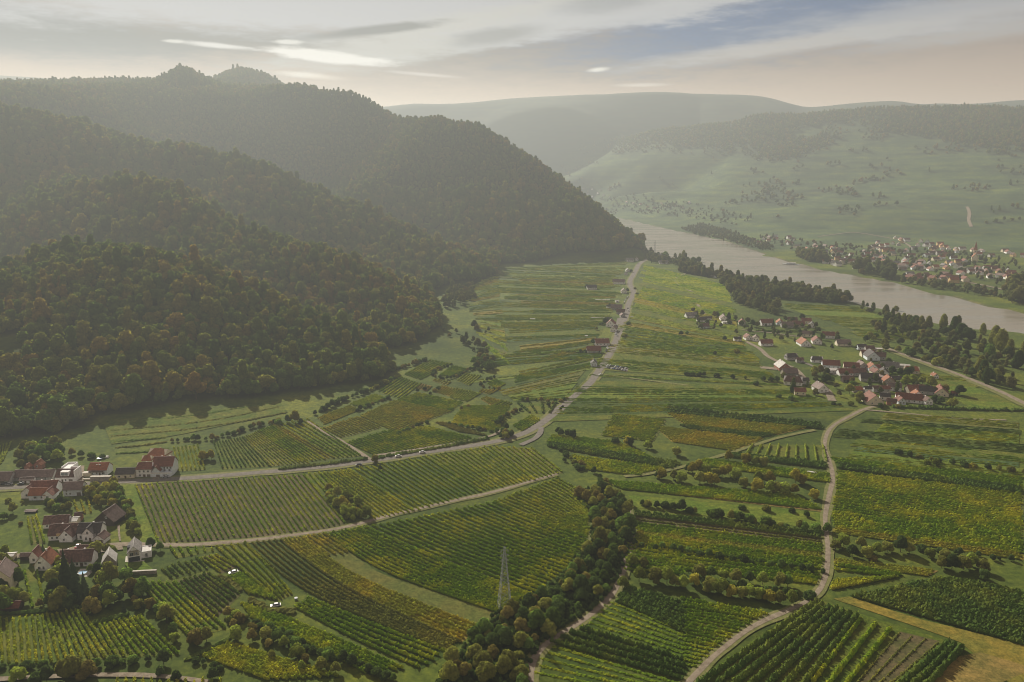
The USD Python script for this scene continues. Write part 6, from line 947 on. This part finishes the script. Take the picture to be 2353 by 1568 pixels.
def car(q, rot, paint, label, group=None, s=1.0, z=None):
    z = (float(ground(*q)) + .55) if z is None else z; loc = (q[0], q[1], z)
    if paint in CARS: return xform('parked_car', loc, rot, s, label, 'car', group, ref=CARS[paint])
    r = xform('parked_car', loc, rot, s, label, 'car', group); CARS[paint] = r.GetPath(); b, c = car_body(); obj('body', b, PAINT[paint], r); obj('windows', c, M_PANE, r)
    obj('roof', box(-.5, .95, -.60, .60, 1.262, 1.335), PAINT[paint], r)
    for x in (-1.32, 1.32):
        for y in (-.80, .80): obj('wheel', moved((tube([(0, -.1, 0), (0, .1, 0)], [.32, .32], 12)), x, y, .32), M_TYRE, r)
    for y in (-.6, .6): obj('headlight', box(-2.19, -2.12, y - .16, y + .16, .58, .70), M_CHIMW, r)
    return r
car(base('H', 1380, 785), 28, 'white', 'white car parked on the grass gap between vine blocks, a person beside it', s=1.12, z=.1); car(base('H', 1955, 1235), 18, 'white', 'white car parked above the reddish bank in the vineyard', s=1.12, z=.1)
car(base('G', 1058, 78), 96, 'red', 'dark red car on the village lane'); car(base('G', 1268, 62), 22, 'blue', 'blue car on the village lane beside the white garage'); car(base('A', 2262, 462), 8, 'silver', 'pale blue silver car before the villa terrace')
car(base('A', 125, 560), 6, 'silver', 'silver car by the leftmost barn'); car(base('A', 60, 558), 4, 'black', 'dark car at the left end of the main road'); car(base('A', 285, 558), 4, 'black', 'dark car by the low white outbuilding'); car(base('E', 655, 880), 10, 'black', 'dark car on the main road near the field road junction', z=.6); car(base('E', 972, 810), 10, 'white', 'white car on the main road above the dark rows', z=.6); car(base('E', 1165, 778), 12, 'white', 'white car on the main road near the raised path', z=.6); car(base('M', 1748, 1008), 30, 'white', 'white car turning off the main road by the car park', z=.62)
rg = np.random.default_rng(5); roads = smooth_line(np.array([at(*q) for q in MAIN]), 3.0)
for i, (x, y) in enumerate(((1062, 1500), (1078, 1460), (1095, 1448), (1050, 1555), (1172, 1320), (1198, 1340), (1180, 1310), (1345, 970), (1355, 1000), (1310, 860), (1320, 845), (1330, 830), (1338, 820), (1348, 808), (1300, 880), (1296, 900), (1490, 345), (1478, 355), (1075, 1515), (1058, 1540))):
    q = base('D', x, y); j = int(np.argmin(((roads - q) ** 2).sum(1))); t = roads[min(j + 2, len(roads) - 1)] - roads[max(j - 2, 0)]
    car(q, math.degrees(math.atan2(t[1], t[0])), ['white', 'silver', 'white', 'black'][i % 4], f'{["white", "silver", "white", "dark"][i % 4]} parked car on the left side of the straight main road', 'cars parked along the main road', z=float(ground(*q)) + .65)
a, b = base('M', 1788, 944), base('M', 1928, 966); c, d = base('M', 1782, 958), base('M', 1922, 980)
for i in range(16):
    t = (i % 8 + .5) / 8; q = (a + (b - a) * t) if i < 8 else (c + (d - c) * t); col = ['white', 'silver', 'black', 'white', 'blue', 'silver', 'black'][i % 7]
    car(q, math.degrees(math.atan2(*(b - a)[::-1])) + 90 + rg.uniform(-3, 3), col, f'{dict(black="dark").get(col, col)} car in the roadside car park', 'cars in the roadside car park', .9, z=.62)
def person(q, label, top, rot=20):
    J = dict(h=(0, 0, .93), n=(0, 0, 1.46), hd=(0, .02, 1.66)); import manifold3d as m3
    def ball(p, r): return m3.Manifold.sphere(r, 12).translate(p)
    def bone(a, ra, b, rb): return m3.Manifold.batch_hull([ball(a, ra), ball(b, rb)])
    legs = [bone((s * .1, 0, .92), .10, (s * .12, .02, .5), .075) + bone((s * .12, .02, .5), .075, (s * .13, -.02, .08), .05) + bone((s * .13, -.04, .05), .05, (s * .13, .14, .04), .04) for s in (-1, 1)]
    torso = m3.Manifold.batch_hull([ball((-.11, 0, .95), .12), ball((.11, 0, .95), .12), ball((-.17, 0, 1.36), .09), ball((.17, 0, 1.36), .09)]); arms = [bone((s * .21, 0, 1.38), .065, (s * .27, .04, 1.10), .05) + bone((s * .27, .04, 1.10), .048, (s * .25, .16, .88), .035) for s in (-1, 1)]
    head = bone((0, 0, 1.42), .055, (0, .01, 1.55), .055) + m3.Manifold.batch_hull([ball((0, .01, 1.62), .085), ball((0, .0, 1.70), .09)])
    mk = lambda m: ((lambda k: (np.array(k.vert_properties)[:, :3], np.array(k.tri_verts)))(m.to_mesh()))
    body = legs[0] + legs[1] + torso + arms[0] + arms[1] + head; r = xform('person', (q[0], q[1], .08), rot, label=label, cat='person')
    obj('body', mk(body), plain('skin', (.45, .30, .22), .05), r, smooth=True)
    obj('shirt', mk(m3.Manifold.batch_hull([ball((-.12, 0, .98), .135), ball((.12, 0, .98), .135), ball((-.18, 0, 1.37), .10), ball((.18, 0, 1.37), .10)])), top, r, smooth=True)
    obj('trousers', mk(m3.Manifold.batch_hull([ball((-.1, 0, .9), .13), ball((-.13, 0, .12), .07)]) + m3.Manifold.batch_hull([ball((.1, 0, .9), .13), ball((.13, 0, .12), .07)])), PAINT['black'], r, smooth=True)
    obj('hair', mk(m3.Manifold.batch_hull([ball((0, -.02, 1.70), .10), ball((0, -.01, 1.66), .095)])), M_DOOR, r, smooth=True)
person(base('H', 1447, 752), 'person in dark clothes standing beside the first white car', PAINT['black'])
q = base('H', 2232, 1145); r = xform('tub', (q[0], q[1], .08), 10, label='small grey blue tub at the end of the vine rows', cat='tub'); th = np.linspace(0, 2 * np.pi, 17)
obj('body', tube([(0, 0, 0), (0, 0, .25), (0, 0, .9)], [.55, .65, .8], 14), plain('tub_blue', (.22, .28, .36)), r); obj('rim', tube([(0, 0, .9), (0, 0, .98)], [.86, .86], 14), PAINT['silver'], r)
q = base('R', 755, 248); r = xform('landing_stage', (q[0], q[1], -1.5), -24, label='pale landing stage with a shelter on the far bank of the river', cat='landing stage')
obj('pontoon', box(-17, 17, -4, 4, -.8, 1.0), M_STEEL, r); obj('shelter', box(-9, 9, -2.8, 2.8, 1.0, 4.0), WALL['blue'], r); obj('roof', box(-10, 10, -3.4, 3.4, 4.02, 4.3), ROOF['pale'], r); obj('gangway', box(-1.2, 1.2, 4, 24, .6, .9), M_STEEL, r)
q = base('D', 970, 1092); r = xform('cold_frame', (q[0], q[1], float(ground(*q))), -14, label='long pale strip of covered crops left of the main road', cat='cover'); obj('cover', moved(gable_body(26, 2.4, .5, .5, -.2), 0, 0, 0), ROOF['pale'], r)
for i, (v, x, y, w, lab) in enumerate((('D', 945, 852, 10, 'longest of three white covers in the field left of the main road'), ('D', 1020, 852, 6, 'middle of three white covers in the field left of the main road'), ('D', 1070, 852, 7, 'white cover nearest the road of three in a line'), ('P', 897, 142, 6, 'white tarpaulin left of the winding track'), ('A', 1458, 180, 2.4, 'white garden tank behind the orange roofed house'), ('D', 780, 1340, 4, 'small white cover alone in the field left of the main road'), ('D', 48, 1112, 7, 'white cover far out in the field below the wooded foot'))):
    q = base(v, x, y); r = xform('cover', (q[0], q[1], float(ground(*q))), -12, label=lab, cat='cover'); obj('sheet', moved(gable_body(w, 2.2, 1.0, .4, -.2), 0, 0, 0), M_FRAME, r)
q = base('A', 1362, 205); r = xform('trampoline', (q[0], q[1], .1), 0, label='dark blue round trampoline in the garden behind the orange roofed house', cat='trampoline'); obj('mat', tube([(0, 0, .8), (0, 0, .9)], [1.9, 1.9], 16), PAINT['blue'], r)
for a_ in (.4, 2.0, 3.5, 5.1): obj('leg', bar((1.6 * math.cos(a_), 1.6 * math.sin(a_), -.1), (1.6 * math.cos(a_), 1.6 * math.sin(a_), .82), .05), M_STEEL, r)

def tell_apart():                                                    # alike neighbours: each one's place in its row
    same = {}
    for p in stage.GetPrimAtPath('/World').GetChildren():
        l = p.GetCustomDataByKey('label')
        if l and p.GetCustomDataByKey('group'): same.setdefault(l, []).append(p)
    for l, ps in same.items():
        if not 1 < len(ps) <= 60 or len(l.split()) > 12 or not all(p.HasAttribute('xformOp:translate') for p in ps): continue
        q = to_px(np.array([list(p.GetAttribute('xformOp:translate').Get()) for p in ps])); across = np.ptp(q[:, 0]) > .8 * np.ptp(q[:, 1])
        for i, k in enumerate(np.argsort(q[:, 0] if across else q[:, 1])): ps[k].SetCustomDataByKey('label', f'{l}, {nth(i + 1)} from the {"left" if across else "top"}')
tell_apart()

# ---------------------------------------------------------------- the air
def haze():
    v = np.array([(x, y, z) for z in HAZE_Z for y in (-1500.0, 13000.0) for x in (-13000.0, 13000.0)])
    f = np.array([(0, 2, 1), (1, 2, 3), (4, 5, 6), (5, 7, 6), (0, 1, 4), (1, 5, 4), (2, 6, 3), (3, 6, 7), (0, 4, 2), (2, 4, 6), (1, 3, 5), (3, 7, 5)])
    g = G(); vol = g.add('principled_volume', color=HAZE_COLOR, density=HAZE_DENSITY, anisotropy=HAZE_G)
    obj('haze', (v, f), g.build('haze', volume=f'{vol}.volume'), kind='stuff', label='pale haze filling the valley air', cat='haze')
haze()
